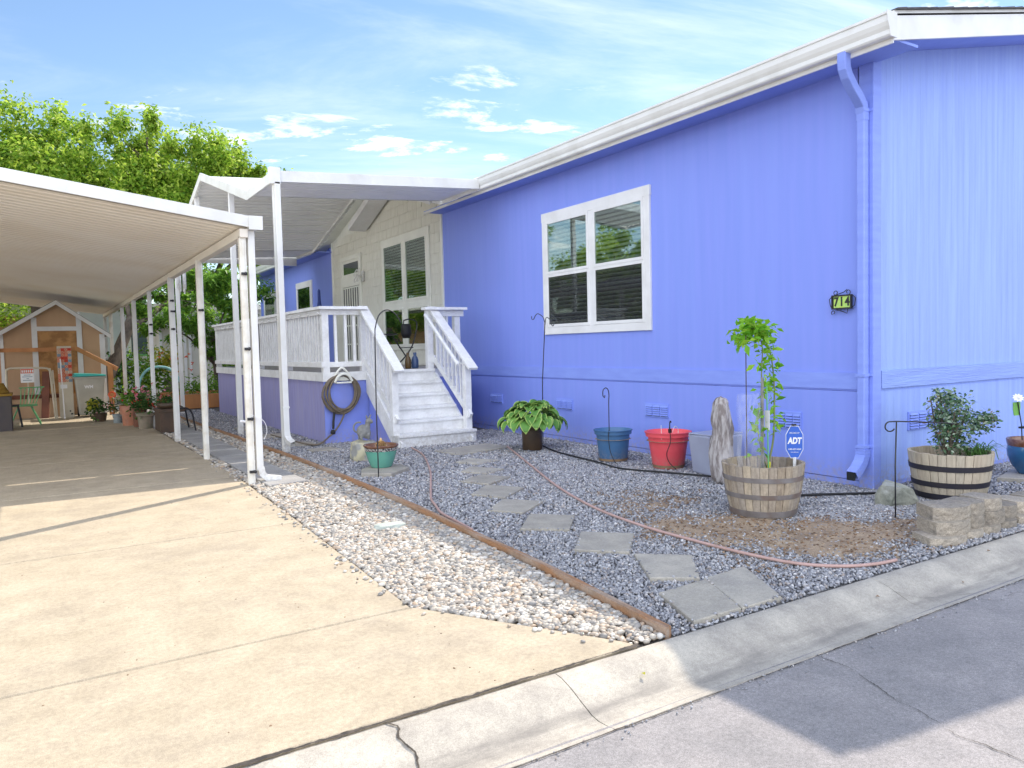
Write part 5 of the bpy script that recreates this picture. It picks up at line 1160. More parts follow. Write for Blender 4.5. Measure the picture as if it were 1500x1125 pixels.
MB().lathe(tcn_, [(.001, .195), (.08, .195), (.155, .188)], 24).build('soil', m_soil, t, smooth=True)
cc_ = (2.985, 7.37, .225)
ct = thing('potted_cactus', cc_, 'small golden spined barrel cactus in the teal pot', 'cactus')
cv = []; n = 40
for i in range(13):
    th = math.pi*.5*i/12+.0; r = .052*math.cos(th)**.6 if i < 12 else .001; z = .075*math.sin(th)
    for k in range(n): a = 2*math.pi*k/n; q_ = r*(1+.13*math.cos(a*12)); cv.append((cc_[0]+q_*math.cos(a), cc_[1]+q_*math.sin(a), cc_[2]+z))
MB().add(cv, [(i*n+k, i*n+(k+1) % n, (i+1)*n+(k+1) % n, (i+1)*n+k) for i in range(12) for k in range(n)]).build('body', pm('cactus_skin', (.20, .10, .03), (.12, .07, .02), .7, 20), ct, smooth=True)
sp_ = MB()
for k in range(160):
    a = random.uniform(0, 6.28); th = random.uniform(0, 1.5); d = Vector((math.cos(a)*math.cos(th), math.sin(a)*math.cos(th), math.sin(th))); b0 = Vector(cc_)+Vector((d.x*.056, d.y*.056, d.z*.073)); sp_.tube([b0, b0+d*.014], [.0018, .0006], 4, False)
sp_.ball((cc_[0], cc_[1], cc_[2]+.085), .014, 8, 6, (1, 1, 1.8))
sp_.build('spines', pm('spine', (.75, .50, .20)), ct)
# small crook next to teal pot
shook('shepherd_hook', 'tall black shepherd hook rising beside the teal pot', (2.80, 7.0, 0), [(0, 0, -.02), (0, 0, .7), (.01, 0, 1.35), (.02, 0, 1.47), (.06, 0, 1.58), (.14, 0, 1.63), (.22, 0, 1.60), (.275, 0, 1.53), (.29, 0, 1.50)], .0065)

# ------------------------------------------------------------------ retaining wall blocks
def block_mesh(seed, wd=.218, dp=.20, h=.078):
    # trapezoid with split curved face towards -Y, at origin (centre of the face)
    vs = []; n = 15; rows = 6
    for j in range(rows+1):
        z = h*j/rows
        for i in range(n+1):
            u = i/n*2-1; x = u*wd/2; rough = .006*mnoise.noise((x*26+seed*7, z*26, seed))+.004*mnoise.noise((x*60+seed*3, z*60, 4)) if 0 < j < rows else .003
            y = .042*abs(u)**2.4-rough-(.004 if 0 < j < rows else 0); vs.append((x, y, z))
    m_ = (n+1); F = [(j*m_+i, j*m_+i+1, (j+1)*m_+i+1, (j+1)*m_+i) for j in range(rows) for i in range(n)]
    k = len(vs); vs += [(-wd*.36, dp, 0), (wd*.36, dp, 0), (-wd*.36, dp, h), (wd*.36, dp, h)]
    top = [rows*m_+i for i in range(m_)]; bot = list(range(m_))
    F += [tuple(top+[k+3, k+2]), tuple(list(reversed(bot))+[k, k+1]), (k, k+2, k+3, k+1)]
    F += [tuple([j*m_ for j in range(rows+1)]+[k+2, k]), tuple([j*m_+n for j in range(rows, -1, -1)]+[k+1, k+3])]
    return vs, F
bproto = []
for s_ in range(3):
    mb = MB(); mb.add(*block_mesh(s_)); o = mb.build('retaining_block', m_block, smooth=False); bproto.append(o)
def where(i, n):
    return ['first', 'second', 'third', 'fourth', 'fifth', 'sixth', 'seventh', 'eighth', 'ninth'][i]
used = set(); cnt = 0
for row, (zb, xs_, yb, rw) in enumerate(((-.036, (4.60, 4.875, 5.10, 5.33, 5.56, 5.79, 6.02, 6.25, 6.48), 2.43, 'bottom'), (.042, (4.70, 4.965, 5.19, 5.42, 5.65, 5.88, 6.11, 6.34, 6.57), 2.455, 'middle'), (.120, (4.735, 4.985, 5.20), 2.475, 'top'))):
    for i, x in enumerate(xs_):
        k = (i*2+row) % 3; src = bproto[k]
        if k in used: o = src.copy(); col.objects.link(o)
        else: o = src; used.add(k)
        o.location = (x, yb+random.uniform(-.008, .008)+(.03 if row == 1 and i > 2 else 0), zb); o.rotation_euler = (0, 0, R([-15, -12, -18][row] if i == 0 else random.uniform(-5, 3)))
        o.scale = (1.3, 1.1, 1) if i == 0 else (1, 1, 1)
        tag(o, f'tan split face wall block, {where(i, 9)} from the left in the {rw} course', 'wall block', 'stacked retaining wall blocks beside the kerb')
# cobalt pot on a paver
tag(MB().add(*slab([(6.92, 3.30), (7.08, 2.95), (7.68, 3.02), (7.55, 3.45)], .03, .07, .006)).build('square_paver', m_paver), 'square grey paver under the cobalt pot by the end wall', 'paver')
kc = (7.31, 3.21, .03)
t = thing('cobalt_pot', kc, 'round cobalt blue glazed pot with brown rim at the right edge', 'plant pot')
MB().lathe(kc, [(.001, 0), (.095, 0), (.10, .012), (.15, .08), (.178, .155), (.182, .21), (.174, .25)], 44).build('pot', m_cobalt, t, smooth=True)
MB().lathe(kc, [(.176, .245), (.182, .265), (.188, .30), (.183, .307), (.170, .303), (.164, .26)], 44).build('rim', m_glaze, t, smooth=True)
MB().lathe(kc, [(.001, .26), (.166, .255)], 24).build('soil', m_soil, t)
sw = MB()
for r in (.02, .04, .06, .08):
    P_ = []
    for i in range(17):
        a = 2*math.pi*i/16; ang = math.atan2(-.45, -.9)+.15+r*math.cos(a)/.2*1.0; z = .15+r*.8*math.sin(a); P_.append((kc[0]+.181*math.cos(ang), kc[1]+.181*math.sin(ang), kc[2]+z))
    sw.tube(P_, .003, 5)
sw.build('spiral_relief', m_cobalt, t)
t = thing('flower_stake', (7.2, 3.28, .35), 'white flower solar stake with green leaf disc in the cobalt pot', 'garden stake')
MB().tube([(7.22, 3.24, .27), (7.20, 3.24, .46), (7.15, 3.25, .68)], .005, 6).build('rod', m_iron, t)
MB().box(7.19, 7.29, 3.22, 3.26, .43, .445).build('solar_panel', m_black, t)
fl = MB()
for k in range(10):
    a = k*.628; c0 = Vector((7.14, 3.24, .70)); q1 = Vector((.85, -.53, 0)); q2 = Vector((.2, .35, .9)); d = q1*math.cos(a)+q2*math.sin(a)*.75; e_ = (q2*math.cos(a)*.75-q1*math.sin(a)); fl.add([c0, c0+d*.032+e_*.012, c0+d*.055, c0+d*.032-e_*.012], [(0, 1, 2, 3)])
fl.ball((7.14, 3.238, .70), .014, 8, 6); fl.build('petals', m_signw, t, fix=False)
MB().prism([(7.10, 3.26, .66), (7.20, 3.25, .66), (7.205, 3.25, .61), (7.18, 3.25, .545), (7.12, 3.26, .545), (7.10, 3.26, .60)], (0, .005, 0)).build('leaf_disc', pm('lime_plastic', (.30, .62, .15), transl=.4), t)
t = thing('terracotta_leaf', (7.3, 3.25, .36), 'rust coloured leaf ornament standing in the cobalt pot', 'ornament')
MB().prism([(7.33, 3.20, .28), (7.29, 3.205, .37), (7.27, 3.205, .45), (7.325, 3.20, .39), (7.345, 3.20, .33)], (0, .008, 0)).build('blade', m_terra, t)

# ------------------------------------------------------------------ porch items
t = thing('plant_stand', (5.38, 12.0, DZ), 'black curved wrought iron plant stand by the porch window', 'plant stand')
ps = MB(); Y_ = 11.9
ps.tube(catmull([(5.30, Y_, 1.72), (5.42, Y_, 1.74), (5.54, Y_, 1.68), (5.50, Y_, 1.45), (5.42, Y_, 1.25), (5.25, Y_, 1.05), (5.12, Y_, .96)], 6), .012, 6)
ps.tube(catmull([(5.10, Y_, 1.45), (5.18, Y_, 1.32), (5.32, Y_, 1.12), (5.45, Y_, .96)], 6), .012, 6).tube([(5.2, Y_, 1.26), (5.46, Y_, 1.26)], .009, 6).tube([(5.30, Y_, 1.72), (5.28, Y_, 1.5)], .009, 6)
ps.lathe((5.06, Y_, 1.46), [(.001, .0), (.09, .02), (.12, .03), (.12, .04), (.001, .025)], 14)
ps.build('frame', m_iron, t)
MB().lathe((5.34, Y_, 1.42), [(.001, 0), (.06, 0), (.09, .08), (.085, .20), (.07, .24), (.001, .24)], 16).build('hanging_pot', m_black, t, smooth=True)
def jug(name, c, s, mat, label):
    t = thing(name, c, label, 'bottle'); MB().lathe(c, [(.001, 0), (.04*s, 0), (.045*s, .02), (.045*s, .12), (.035*s, .16), (.018*s, .185), (.018*s, .21), (.001, .21)], 16).build('body', mat, t, smooth=True)
    MB().lathe((c[0], c[1], c[2]+.205), [(.001, .03), (.02*s, .028), (.021*s, 0), (.001, 0)], 12).build('cap', mat, t)
jug('brown_jug', (4.60, 10.22, DZ+.003), 1.0, pm('amber_glass', (.09, .05, .01), rough=.25), 'brown bottle standing at the top of the porch steps')
jug('blue_jar', (4.72, 10.24, DZ+.003), 1.15, pm('blue_glass', (.05, .09, .20), rough=.3), 'blue grey jar right of the brown bottle atop the steps')
t = thing('blue_spinner', (5.5, 18.1, 2.0), 'thin pole with folded blue pinwheel in front of the far blue wall', 'garden spinner')
t.location = (5.3, 16.8, DZ); ORG[t] = Vector((5.3, 16.8, DZ))
MB().tube([(5.45, 16.8, DZ), (5.45, 16.8, 2.45)], .012, 6).build('pole', m_alu, t); MB().lathe((5.45, 16.8, 2.2), [(.001, .42), (.03, .38), (.035, .15), (.06, 0), (.001, 0)], 10).build('spinner', pm('navy_cloth', (.03, .06, .28)), t)

# ------------------------------------------------------------------ end of the driveway: shed and clutter
SY = 18.9
S = thing('garden_shed', (.4, SY, 0), 'small tan gabled garden shed with white trim at the driveway end', 'shed')
xl, xr_, xp = -.60, 1.30, .42; zl = 1.77; zp = 2.42
MB().prism([(xl, SY, 0), (xr_, SY, 0), (xr_, SY, zl), (xp, SY, zp), (xl, SY, zl)], (0, 2.2, 0)).build('wall', m_tan, S)
for a, b in (((xp, zp), (xr_+.12, zl-.08)), ((xp, zp), (xl-.12, zl-.08))):
    MB().prism([(a[0], SY-.14, a[1]), (b[0], SY-.14, b[1]), (b[0], SY-.14, b[1]+.03), (a[0], SY-.14, a[1]+.03)], (0, 2.5, 0)).build('roof', m_shingle, S)
    MB().prism([(a[0], SY-.16, a[1]-.07), (b[0], SY-.16, b[1]-.07), (b[0], SY-.16, b[1]+.02), (a[0], SY-.16, a[1]+.02)], (0, .03, 0)).build('rake_board', m_white, S)
tr = MB()
tr.box(xl, xl+.06, SY-.02, SY, 0, zl-.05).box(xr_-.09, xr_+.01, SY-.02, SY, 0, zl-.05).box(-.04, .06, SY-.02, SY, 0, 2.08).box(.78, .88, SY-.02, SY, 0, 2.10).box(.06, .78, SY-.021, SY, 1.80, 1.89)
tr.build('trim', m_white, S)
dd = B(.065, .775, SY-.015, SY-.001, .45, 1.79).build('door', m_osb, S)
B(.062, .10, SY-.018, SY-.002, .45, 1.79) if False else None
# ramp with lumber rails
t = thing('shed_ramp', (.2, 18.4, 0), 'orange lumber ramp frame with handrails in front of the shed', 'ramp')
rb_ = MB(); rb_.box(-.72, -.60, 18.30, 18.40, 0, 2.6).box(-.60, .72, 18.34, 18.38, 1.36, 1.44)
rb_.build('frame', m_lumber, t); MB().bar((.72, 18.30, 1.42), (1.46, 18.05, .96), .04, .085).build('handrail', m_lumber, t)
B(1.28, 1.375, 18.02, 18.10, 0, 1.02).build('post', m_lumber, t, bevel=.004)
B(-.60, .45, 18.42, 18.8, .40, .47).build('platform', m_redwood, t); B(-.60, .42, 18.45, 18.47, 0, .40).build('kick_panel', m_tan, t)
MB().prism([(.40, 18.45, 1.05), (.40, 18.47, 0), (.24, 18.47, 0), (.27, 18.45, .45)], (.0, .02, 0)).build('leaning_plank', m_redwood, t) if False else None
# bent white pipe rail
tag(MB().tube(catmull([(-.50, 18.1, 0), (-.50, 18.1, .9), (-.47, 18.1, 1.02), (-.35, 18.1, 1.04), (.10, 18.1, 1.03), (.22, 18.1, 1.0), (.27, 18.1, .90), (.28, 18.1, .70)], 6), .02, 8).build('pipe_rail', m_card, smooth=True), 'bent cream pipe handrail in front of the shed door', 'handrail')
# sign
t = thing('notice_sign', (-.14, 17.6, 0), 'small white notice sign with red header on a stick', 'sign')
MB().box(-.15, -.13, 17.6, 17.615, .35, .80).build('stick', m_card, t); B(-.255, -.035, 17.585, 17.60, .76, 1.03).build('panel', m_signw, t)
B(-.25, -.04, 17.582, 17.5845, .94, 1.025).build('header', m_orange, t)
tl = MB()
for k, (a, b) in enumerate(((-.20, -.09), (-.23, -.06), (-.16, -.12), (-.22, -.07))): tl.box(a, b, 17.582, 17.5845, .90-.034*k, .912-.034*k)
tl.build('lettering', m_slate, t); 
tl = MB()
for k in range(6): tl.box(-.235+.034*k, -.215+.034*k, 17.579, 17.5815, .955, 1.005)
tl.build('lettering', m_signw, t)
# patterned tall panel
t = thing('patterned_board', (.52, 18.0, 0), 'tall cream board with orange and blue tile pattern leaning upright', 'board')
B(.38, .63, 17.98, 18.02, 0, 1.46).build('board', m_card, t)
tp = MB()
for i in range(4):
    for j in range(12):
        x = .383+.0615*i; z = .73+.0575*j; q_ = random.random(); tp.mi = 0 if q_ < .4 else 1 if q_ < .65 else 2 if q_ < .85 else 3; m0 = tp.mi
        tp.box(x, x+.060, 17.976, 17.979, z, z+.056)
        if m0 != 1: tp.mi = 2 if m0 == 0 else 0; tp.tube([(x+.03+.018*math.cos(a), 17.975, z+.028+.018*math.sin(a)) for a in [k*math.pi/5 for k in range(11)]], .004, 4)
tp.build('tile_pattern', [m_orange, m_slate, m_card, m_redf], t)
B(.41, .53, 17.977, 17.979, .60, .68).build('label', m_signw, t); B(.55, .575, 17.977, 17.979, .12, .15).box(.57, .61, 17.977, 17.979, .06, .09).build('holes', m_black, t)
tag(MB().bar((.30, 17.85, 0), (.24, 18.0, 1.02), .03, .03).bar((.33, 17.83, 0), (.29, 18.0, .98), .02, .02).build('leaning_stakes', m_card), 'pair of pale thin wooden stakes leaning left of the patterned board', 'stakes')
tag(MB().bar((.45, 17.7, 0), (.43, 17.95, 1.2), .02, .02).build('white_pole', m_signw), 'single thin white pole leaning against the patterned board', 'pole')
tag(MB().bar((.12, 18.2, 0), (.18, 18.33, .95), .14, .03).build('dark_plank', m_redwood), 'dark brown plank leaning beside the shed door', 'plank')
# wheelie bin
t = thing('wheeled_bin', (.95, 18.0, 0), 'grey wheeled rubbish bin with open looking teal lid', 'bin')
MB().add([(.72, 17.75, .04), (1.14, 17.75, .04), (1.14, 18.25, .04), (.72, 18.25, .04), (.66, 17.68, .82), (1.20, 17.68, .82), (1.20, 18.33, .82), (.66, 18.33, .82)], [(0,3,2,1),(0,1,5,4),(1,2,6,5),(2,3,7,6),(3,0,4,7),(4,5,6,7)]).build('body', m_bin, t, bevel=.03)
MB().box(.64, 1.22, 17.66, 18.35, .79, .83).build('rim', m_bin, t, bevel=.01)
MB().prism([(.62, 17.64, .835), (1.22, 17.64, .835), (1.22, 17.64, .86), (.9, 17.64, .885), (.66, 17.64, .90)], (0, .72, 0)).build('lid', m_binlid, t, bevel=.01)
for x in (.72, 1.16): MB().lathe((0, 0, 0), [(.09, -.02), (.1, -.015), (.1, .015), (.09, .02)], 16).v and MB().tube([(x-.02, 18.25, .1), (x+.02, 18.25, .1)], .1, 16).build('wheel', m_black, t)
text_mesh('lettering', 'WM', .085, (.90, 17.695, .62), (1, 0, 0), (0, 0, 1), m_signw, t, .002, .003)
# green chair
t = thing('green_chair', (-.15, 16.7, 0), 'light green metal spindle back chair beside the dark cabinet', 'chair')
cx0, cy0 = -.20, 16.75
B(cx0-.20, cx0+.20, cy0-.20, cy0+.20, .35, .375).build('seat', m_green, t, bevel=.01)
for a, b in ((-.16, -.16), (.16, -.16), (-.16, .16), (.16, .16)): MB().tube([(cx0+a*.6, cy0+b*.6, .35), (cx0+a*1.5, cy0+b*1.3, 0)], .013, 6).build('leg', m_green, t)
bk = MB()
for k in range(6): u = -.17+.068*k; bk.tube([(cx0+.05+u*.7, cy0+.2+u*.3, .37), (cx0+.12+u, cy0+.30+u*.3, .68)], .008, 6)
bk.tube([(cx0-.08, cy0+.22, .68), (cx0+.32, cy0+.36, .68)], .012, 6); bk.build('backrest', m_green, t)
# cabinet, stool and ochre cloth
t = thing('dark_cabinet', (-.85, 15.9, 0), 'dark grey cabinet with draped mustard cloth edge at the left', 'cabinet')
B(-1.5, -.38, 15.5, 16.1, 0, .60).build('body', pm('charcoal', (.06, .05, .055), (.08, .065, .06), .6, 4), t, bevel=.01)
B(-1.52, -.36, 15.48, 16.12, .601, .64).build('top', m_ochre, t, bevel=.01)
mb = MB()
for j in range(6): mb.tube([(-.55+(.13-.014*j)*math.cos(a), 15.75+(.13-.014*j)*math.sin(a), .66+.028*j) for a in [k*math.pi/9 for k in range(19)]], .02, 6)
tag(mb.build('woven_basket', m_ochre, smooth=True), 'mustard woven basket on top of the dark cabinet', 'basket')
t = thing('dark_stool', (-.36, 16.0, 0), 'dark wooden stool standing between cabinet and green chair', 'stool')
MB().box(-.50, -.28, 16.2, 16.42, .38, .41).build('seat', m_iron, t)
for a, b in ((-.48, 16.22), (-.30, 16.22), (-.48, 16.40), (-.30, 16.40)): MB().bar((a, b, .38), (a+(.05 if a > -.4 else -.05), b, 0), .03, .03).build('leg', m_iron, t)

# potted plants along the driveway edge
def flowers(t, c, n, mat, s=.022, sp=(.12, .1, .05)):
    mb = MB()
    for k in range(n):
        q = Vector((c[0]+random.gauss(0, sp[0]), c[1]+random.gauss(0, sp[1]), c[2]+random.gauss(0, sp[2])))
        for j in range(4): mb.ball(q+Vector((random.gauss(0, s*.6), random.gauss(0, s*.6), random.gauss(0, s*.5))), s*.6, 5, 4, (1, 1, .6))
    mb.build('flowers', mat, t)
def bush(t, c, r, n, mat, size=.05, asp=.6, name='foliage'):
    LV, LF = leaves(blob_points(c, r, n, .1), size, asp, .15); np_mesh(name, LV, LF, mat, t)
GP = 'potted plants along the driveway edge'
t = pot('terracotta_pot', (1.42, 15.1, 0), .15, .20, .36, m_terra, 'large double terracotta pot with green trailing plant by the driveway', 'potted plant', liph=.16, lip=.02); t['group'] = GP
bush(t, (1.40, 15.1, .50), (.26, .26, .18), 260, m_leaf2, .07)
t = pot('clay_pot', (1.53, 14.15, 0), .10, .15, .27, pm('mossy_clay', (.30, .24, .18), (.20, .18, .12), .85, 8), 'mossy clay pot full of pink and red geraniums', 'potted plant'); t['group'] = GP
bush(t, (1.50, 14.2, .42), (.28, .26, .22), 420, m_leaf3, .06); flowers(t, (1.40, 14.1, .62), 9, m_pink, .03, (.09, .08, .06)); flowers(t, (1.55, 14.1, .50), 18, m_redf, .02, (.16, .1, .07))
t = pot('grey_pot', (1.24, 15.75, 0), .07, .09, .17, pm('grey_pot', (.30, .34, .34)), 'little grey pot with white and yellow flowers', 'potted plant'); t['group'] = GP
bush(t, (1.22, 15.75, .28), (.14, .12, .12), 120, m_leaf3, .05); flowers(t, (1.2, 15.68, .30), 8, m_signw, .016, (.09, .06, .07))
t = thing('leafy_plant', (1.0, 16.4, 0), 'low leafy plant with yellow green leaves in front of the bin', 'plant', GP)
MB().lathe((1.0, 16.4, 0), [(.001, 0), (.09, 0), (.12, .16), (.001, .15)], 16).build('pot', m_brownpot, t)
bush(t, (.98, 16.4, .26), (.26, .2, .2), 220, m_leaf3, .08); bush(t, (.86, 16.35, .34), (.12, .1, .12), 60, m_yellowf, .08, .7, 'young_leaves'); flowers(t, (1.12, 16.3, .28), 8, m_pink, .016, (.08, .05, .08))
t = pot('brick_pot', (1.50, 14.65, 0), .10, .13, .34, pm('dark_clay', (.22, .09, .05), (.14, .06, .04), .85, 8), 'tall dark clay pot between the terracotta and geranium pots', 'potted plant'); t['group'] = GP
bush(t, (1.5, 14.65, .46), (.16, .16, .16), 160, m_leaf3, .06)
# red ring flower ornament
t = thing('ring_ornament', (1.26, 17.0, 0), 'small orange red pinwheel ornament on the ramp post', 'ornament')
MB().tube([(1.26, 17.0, 0), (1.26, 17.0, .42)], .006, 5).build('rod', m_iron, t)
MB().lathe((0, 0, 0), [(.001, 0)], 3) if False else MB().tube([(1.26+.055*math.cos(a), 17.0, .47+.055*math.sin(a)) for a in [k*math.pi/8 for k in range(17)]], .02, 6).build('ring', m_orange, t)
# low dark table / bench with curved arm
t = thing('low_bench', (1.78, 13.3, 0), 'low dark wooden bench with curved iron arms between the carport posts', 'bench')
B(1.60, 1.98, 13.0, 13.7, .33, .38).build('seat', pm('dark_wood', (.055, .035, .022), (.09, .05, .03), .7, 8), t, bevel=.006)
B(1.62, 1.645, 13.02, 13.68, 0.02, .33).build('front_panel', MATS['dark_wood'], t); B(1.62, 1.85, 13.01, 13.03, .02, .33).build('side_panel', MATS['dark_wood'], t)
for yy in (13.0, 13.65): MB().tube(catmull([(1.85, yy, .38), (2.0, yy, .385), (2.08, yy, .30), (2.11, yy, .12), (2.13, yy, 0)], 6), .014, 6).build('arm', m_iron, t)
t = thing('dark_planter', (1.75, 13.35, .38), 'dark low planter bowl with green plants on the bench', 'potted plant')
MB().lathe((1.77, 13.3, .38), [(.001, 0), (.12, 0), (.17, .09), (.15, .09), (.001, .07)], 18).build('bowl', m_brownpot, t, smooth=True); bush(t, (1.75, 13.35, .52), (.2, .22, .09), 220, m_leaf3, .05); flowers(t, (1.68, 13.3, .60), 6, m_pink, .016, (.1, .1, .04))
# raised redwood bed
t = thing('raised_bed', (3.1, 18.2, 0), 'long redwood raised garden bed beyond the deck', 'raised bed')
MB().box(2.5, 5.2, 18.5, 18.55, 0, .32).box(2.5, 2.55, 18.5, 20.2, 0, .32).box(5.15, 5.2, 18.5, 20.2, 0, .32).box(2.5, 5.2, 20.15, 20.2, 0, .32).build('frame', m_lumber, t); B(2.55, 5.15, 18.55, 20.15, .0, .26).build('soil', m_soil, t)
LV, LF = leaves(blob_points((3.4, 19.2, .45), (.8, .5, .3), 900, .1), .08, .5, .15); tag(np_mesh('bed_plants', LV, LF, m_leaf2), 'mixed green seedlings filling the redwood raised bed', 'plants', kind='stuff')
# teal garden hoop / wheelbarrow arc
t = thing('teal_hoop_trellis', (2.35, 19.6, 0), 'pale teal arched garden hoop behind the geraniums', 'garden hoop')
MB().tube(catmull([(1.95, 19.2, 0), (1.98, 19.2, .6), (2.2, 19.2, .92), (2.6, 19.2, .92), (2.85, 19.2, .6), (2.95, 19.2, .1)], 8), .03, 8).build('hoop', pm('pale_teal', (.25, .55, .55)), t, smooth=True)
# ------------------------------------------------------------------ background buildings
t = thing('neighbour_house', (4, 31, 0), 'pale blue grey neighbour house with white window behind the trees', 'house')
B(1.4, 12, 31, 38, 0, 2.9).build('wall', m_nb1, t); MB().prism([(1.1, 30.6, 2.9), (12.4, 30.6, 2.9), (12.4, 30.6, 3.1), (1.1, 30.6, 3.1)], (0, 8, 0)).build('roof', m_alu, t)
wn = B(2.9, 4.9, 30.94, 31.0, 1.1, 2.4).build('window', m_white, t); B(3.0, 3.85, 30.92, 30.94, 1.2, 2.3).box(3.95, 4.8, 30.92, 30.94, 1.2, 2.3).build('pane', pm('dim_glass', (.10, .14, .15), rough=.1), wn)
rl = MB().box(1.6, 6, 29.2, 29.26, 1.2, 1.27).box(1.6, 6, 29.2, 29.26, .95, 1.0).box(1.6, 6, 29.2, 29.26, .7, .75)
for k in range(6): rl.box(1.6+.85*k, 1.66+.85*k, 29.2, 29.26, 0, 1.25)
tag(rl.build('green_fence', m_green), 'light green horizontal rail fence in front of the neighbour house', 'fence')
t = thing('beige_shed', (4.4, 26, 0), 'beige panelled outbuilding behind the deck end', 'shed')
B(3.3, 8.2, 26, 29, 0, 2.1).build('wall', m_nb2, t); tr = MB()
for x in (3.3, 4.0, 4.15, 5.0): tr.box(x, x+.08, 25.97, 26, 0, 2.1)
tr.build('trim', m_white, t); MB().box(3.0, 8.5, 25.7, 29.3, 2.1, 2.25).build('roof', m_alu, t); B(3.4, 3.95, 25.96, 26, .02, .5).build('panel', pm('olive', (.12, .11, .06)), t)
t = thing('white_roof_house', (-4, 30, 0), 'low neighbour house with white roof edge behind the shed at left', 'house')
B(-9, .2, 30, 36, 0, 2.6).build('wall', m_tan, t); B(-9.3, .5, 29.6, 36.5, 2.6, 2.95).build('roof', m_white, t)
# ------------------------------------------------------------------ trees
def tree(name, base, blobs, mat, label, cat='tree', size=.11, asp=.5, trunk=.2, lean=(0, 0), fork=2.2, limb=.07):
    t = thing(name, base, label, cat); b = Vector(base)
    top = b+Vector((lean[0], lean[1], fork)); tr = MB()
    tr.tube(catmull([b+Vector((0, 0, -.1)), b.lerp(top, .35)+Vector((.05, 0, 0)), top], 6), [trunk*(1.15-.35*i/12) for i in range(13)], 12)
    tr.build('trunk', m_bark, t, smooth=True); lm = MB(); pts = []
    for (c, r, n) in blobs:
        C_ = Vector(c); mid = top.lerp(C_, .5)+Vector((random.uniform(-.3, .3), random.uniform(-.3, .3), .15))
        P_ = catmull([top-Vector((0, 0, .25)), mid, C_], 6); lm.tube(P_, [trunk*.55*(1-.8*i/(len(P_)-1)) for i in range(len(P_))], 8)
        for k in range(7):
            d = Vector((random.gauss(0, 1), random.gauss(0, 1), random.gauss(.3, .8))).normalized(); e = C_+Vector((d.x*r[0], d.y*r[1], d.z*r[2]))*.75
            lm.tube([C_.lerp(mid, .3*random.random()), C_.lerp(e, .5)+Vector((0, 0, .05)), e], [trunk*.14, trunk*.08, trunk*.03], 5)
        # sub-clumps give the crown its lobes and gaps
        ns = max(7, n//330)
        for k in range(ns):
            d = rng.normal(size=3); d /= np.linalg.norm(d); q = np.array(c)+d*np.array(r)*rng.uniform(.4, 1.08); rr = np.array(r)*rng.uniform(.16, .36)
            pts.append(blob_points(q, rr, max(30, int(n/ns)), .0))
    lm.build('limbs', m_bark, t, smooth=True)
    LV, LF = leaves(np.concatenate(pts), size, asp, .3); np_mesh('crown', LV, LF, mat, t); return t
tree('shade_tree', (.2, 27.5, 0), [((-4.2, 27, 6.3), (2.4, 2, 2.1), 20000), ((-1.4, 27, 6.6), (2.1, 2, 2.0), 24000), ((.7, 27, 6.7), (1.7, 1.8, 2.1), 22000), ((-.2, 26.3, 5.4), (3.6, 1.6, 2.0), 40000), ((2.4, 27.3, 5.9), (1.3, 1.4, 1.7), 12000)], m_leaf1, 'tall bright green shade tree rising behind the carport at left', size=.15, trunk=.3, fork=3)
tree('shade_tree', (4.9, 27.2, 0), [((3.3, 27, 7.3), (1.2, 1.4, 1.7), 13000), ((5.1, 27, 6.8), (1.6, 1.5, 1.9), 20000), ((6.7, 27, 6.4), (1.2, 1.3, 1.4), 12000), ((4.5, 26.4, 5.4), (2.5, 1.4, 1.6), 26000), ((7.0, 26.6, 5.0), (1.3, 1.1, 1.3), 10000)], m_leaf1, 'bright green shade tree behind the porch awning peak', size=.15, trunk=.22, fork=3)
tree('leaning_tree', (1.15, 21.6, 0), [((3.0, 23.6, 2.9), (1.3, .8, .7), 6000), ((2.1, 23.6, 3.1), (.8, .7, .6), 3400), ((4.3, 24.5, 3.2), (1.2, .8, .7), 4500)], m_leaf2, 'tree with thick dark leaning trunk beyond the shed corner', size=.12, trunk=.17, lean=(1.1, 1.2), fork=2.2)
tree('peach_tree', (4.0, 21.2, 0), [((3.6, 21, 2.6), (1.0, .8, .8), 5200), ((4.6, 21.2, 2.7), (1.0, .8, .9), 5200), ((3.0, 20.6, 1.8), (.8, .6, .6), 2600), ((4.9, 21, 1.6), (.8, .7, .8), 3200), ((4.0, 21, 1.6), (.7, .6, .5), 2000)], m_leaf2, 'dense narrow leaved green tree beyond the porch deck', size=.14, asp=.3, trunk=.07, fork=1.2)
t = thing('garden_shrub', (2.4, 20.8, 0), 'yellow green leafy shrub seen between the carport posts', 'shrub')
bush(t, (2.4, 20.8, .75), (.7, .6, .75), 1500, m_leaf2, .09); bush(t, (2.75, 20.5, 1.1), (.35, .3, .35), 350, m_yellowf, .09, .6, 'young_leaves'); flowers(t, (2.9, 20.2, 1.0), 12, m_orange, .035, (.25, .1, .15))
t = thing('garden_shrub', (1.95, 22.6, 0), 'dark green shrub beside the shed corner', 'shrub')
bush(t, (1.95, 22.6, .8), (.5, .5, .6), 900, m_leaf3, .09)
t = thing('garden_shrub', (5.2, 22.5, 0), 'tall green shrub at the far corner of the house', 'shrub')
bush(t, (4.9, 23.5, 1.5), (.6, .9, 1.5), 4200, m_leaf2, .1)
t = thing('hedge', (-2, 28.5, 0), 'green hedge behind the shed at the left', 'hedge')
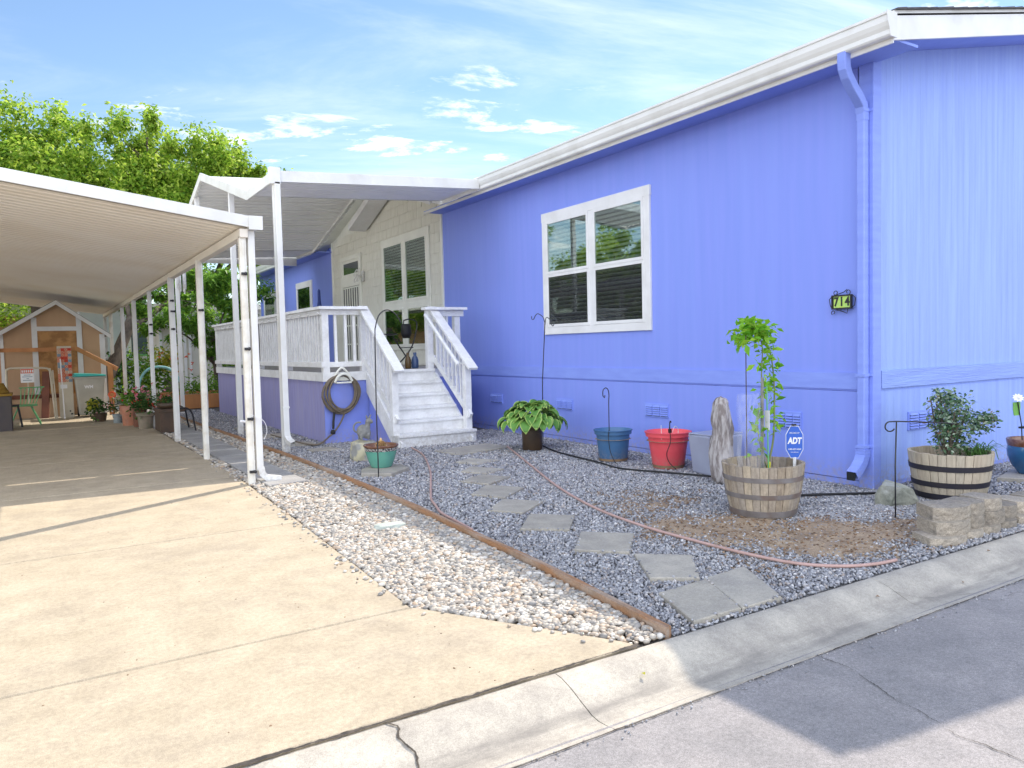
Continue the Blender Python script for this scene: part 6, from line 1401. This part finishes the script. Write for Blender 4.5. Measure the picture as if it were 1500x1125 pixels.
bush(t, (-2.5, 29, 2.6), (3.2, .7, .8), 5000, m_leaf1, .13)
tree('roadside_tree', (-8.5, 24.5, 0), [((-8.6, 24.5, 4.2), (2.4, 2.2, 2.0), 9000), ((-6.4, 24, 3.6), (1.8, 1.6, 1.5), 6000), ((-10.5, 23, 4.4), (2, 2, 2), 6000)], m_leaf1, 'broad green tree left of the carport, mirrored in the front window', size=.2, trunk=.2, fork=2)
tree('roadside_tree', (-9.5, 17.5, 0), [((-9.6, 17.5, 4.2), (2.2, 2.2, 2.0), 7000), ((-8.4, 16, 3.4), (1.5, 1.5, 1.2), 4000)], m_leaf1, 'green tree outside the frame beside the neighbouring lot', size=.2, trunk=.2, fork=2)
# a distant row of green so that the horizon is closed off
for k, (x, y, s_) in enumerate(((14, 48, 3.2), (22, 44, 3.4), (-12, 44, 3.6), (-20, 36, 3.5), (6, 52, 3.5), (0, 50, 3.2))):
    tree('distant_tree', (x, y, 0), [((x, y, 4.2), (s_, s_, 2.4), 5200)], m_leaf3, ['small distant tree beyond the house roof', 'far tree beyond the house at right', 'far tree left of the shed', 'far tree at the left edge', 'far tree behind the neighbour house', 'far tree behind the shed'][k], size=.3, trunk=.25, fork=2)

# fallen leaves on the kerb and pavement
fl = [((1.93, 2.20), 'single fresh green leaf lying on the sunlit kerb'), ((3.45, 2.20), 'brown curled leaf in the shaded kerb trough'), ((4.1, 2.12), 'brown leaf on the kerb near its joint'), ((4.65, 2.25), 'brown leaf on the kerb below the wall blocks')]
for k, ((x, y), lb) in enumerate(fl):
    z = kz(x, y)+.004; a = random.uniform(0, 6); d = Vector((math.cos(a), math.sin(a), 0))*.022; s_ = Vector((-d.y, d.x, 0))*.45
    o = MB().add([(x, y, z), Vector((x, y, z))+d*.5+s_+Vector((0, 0, .006)), Vector((x, y, z))+d, Vector((x, y, z))+d*.5-s_+Vector((0, 0, .006))], [(0, 1, 2, 3)]).build('fallen_leaf', m_yellowf if k == 0 else MATS['mulch'], fix=False)
    tag(o, lb, 'leaf', 'fallen leaves on the kerb')
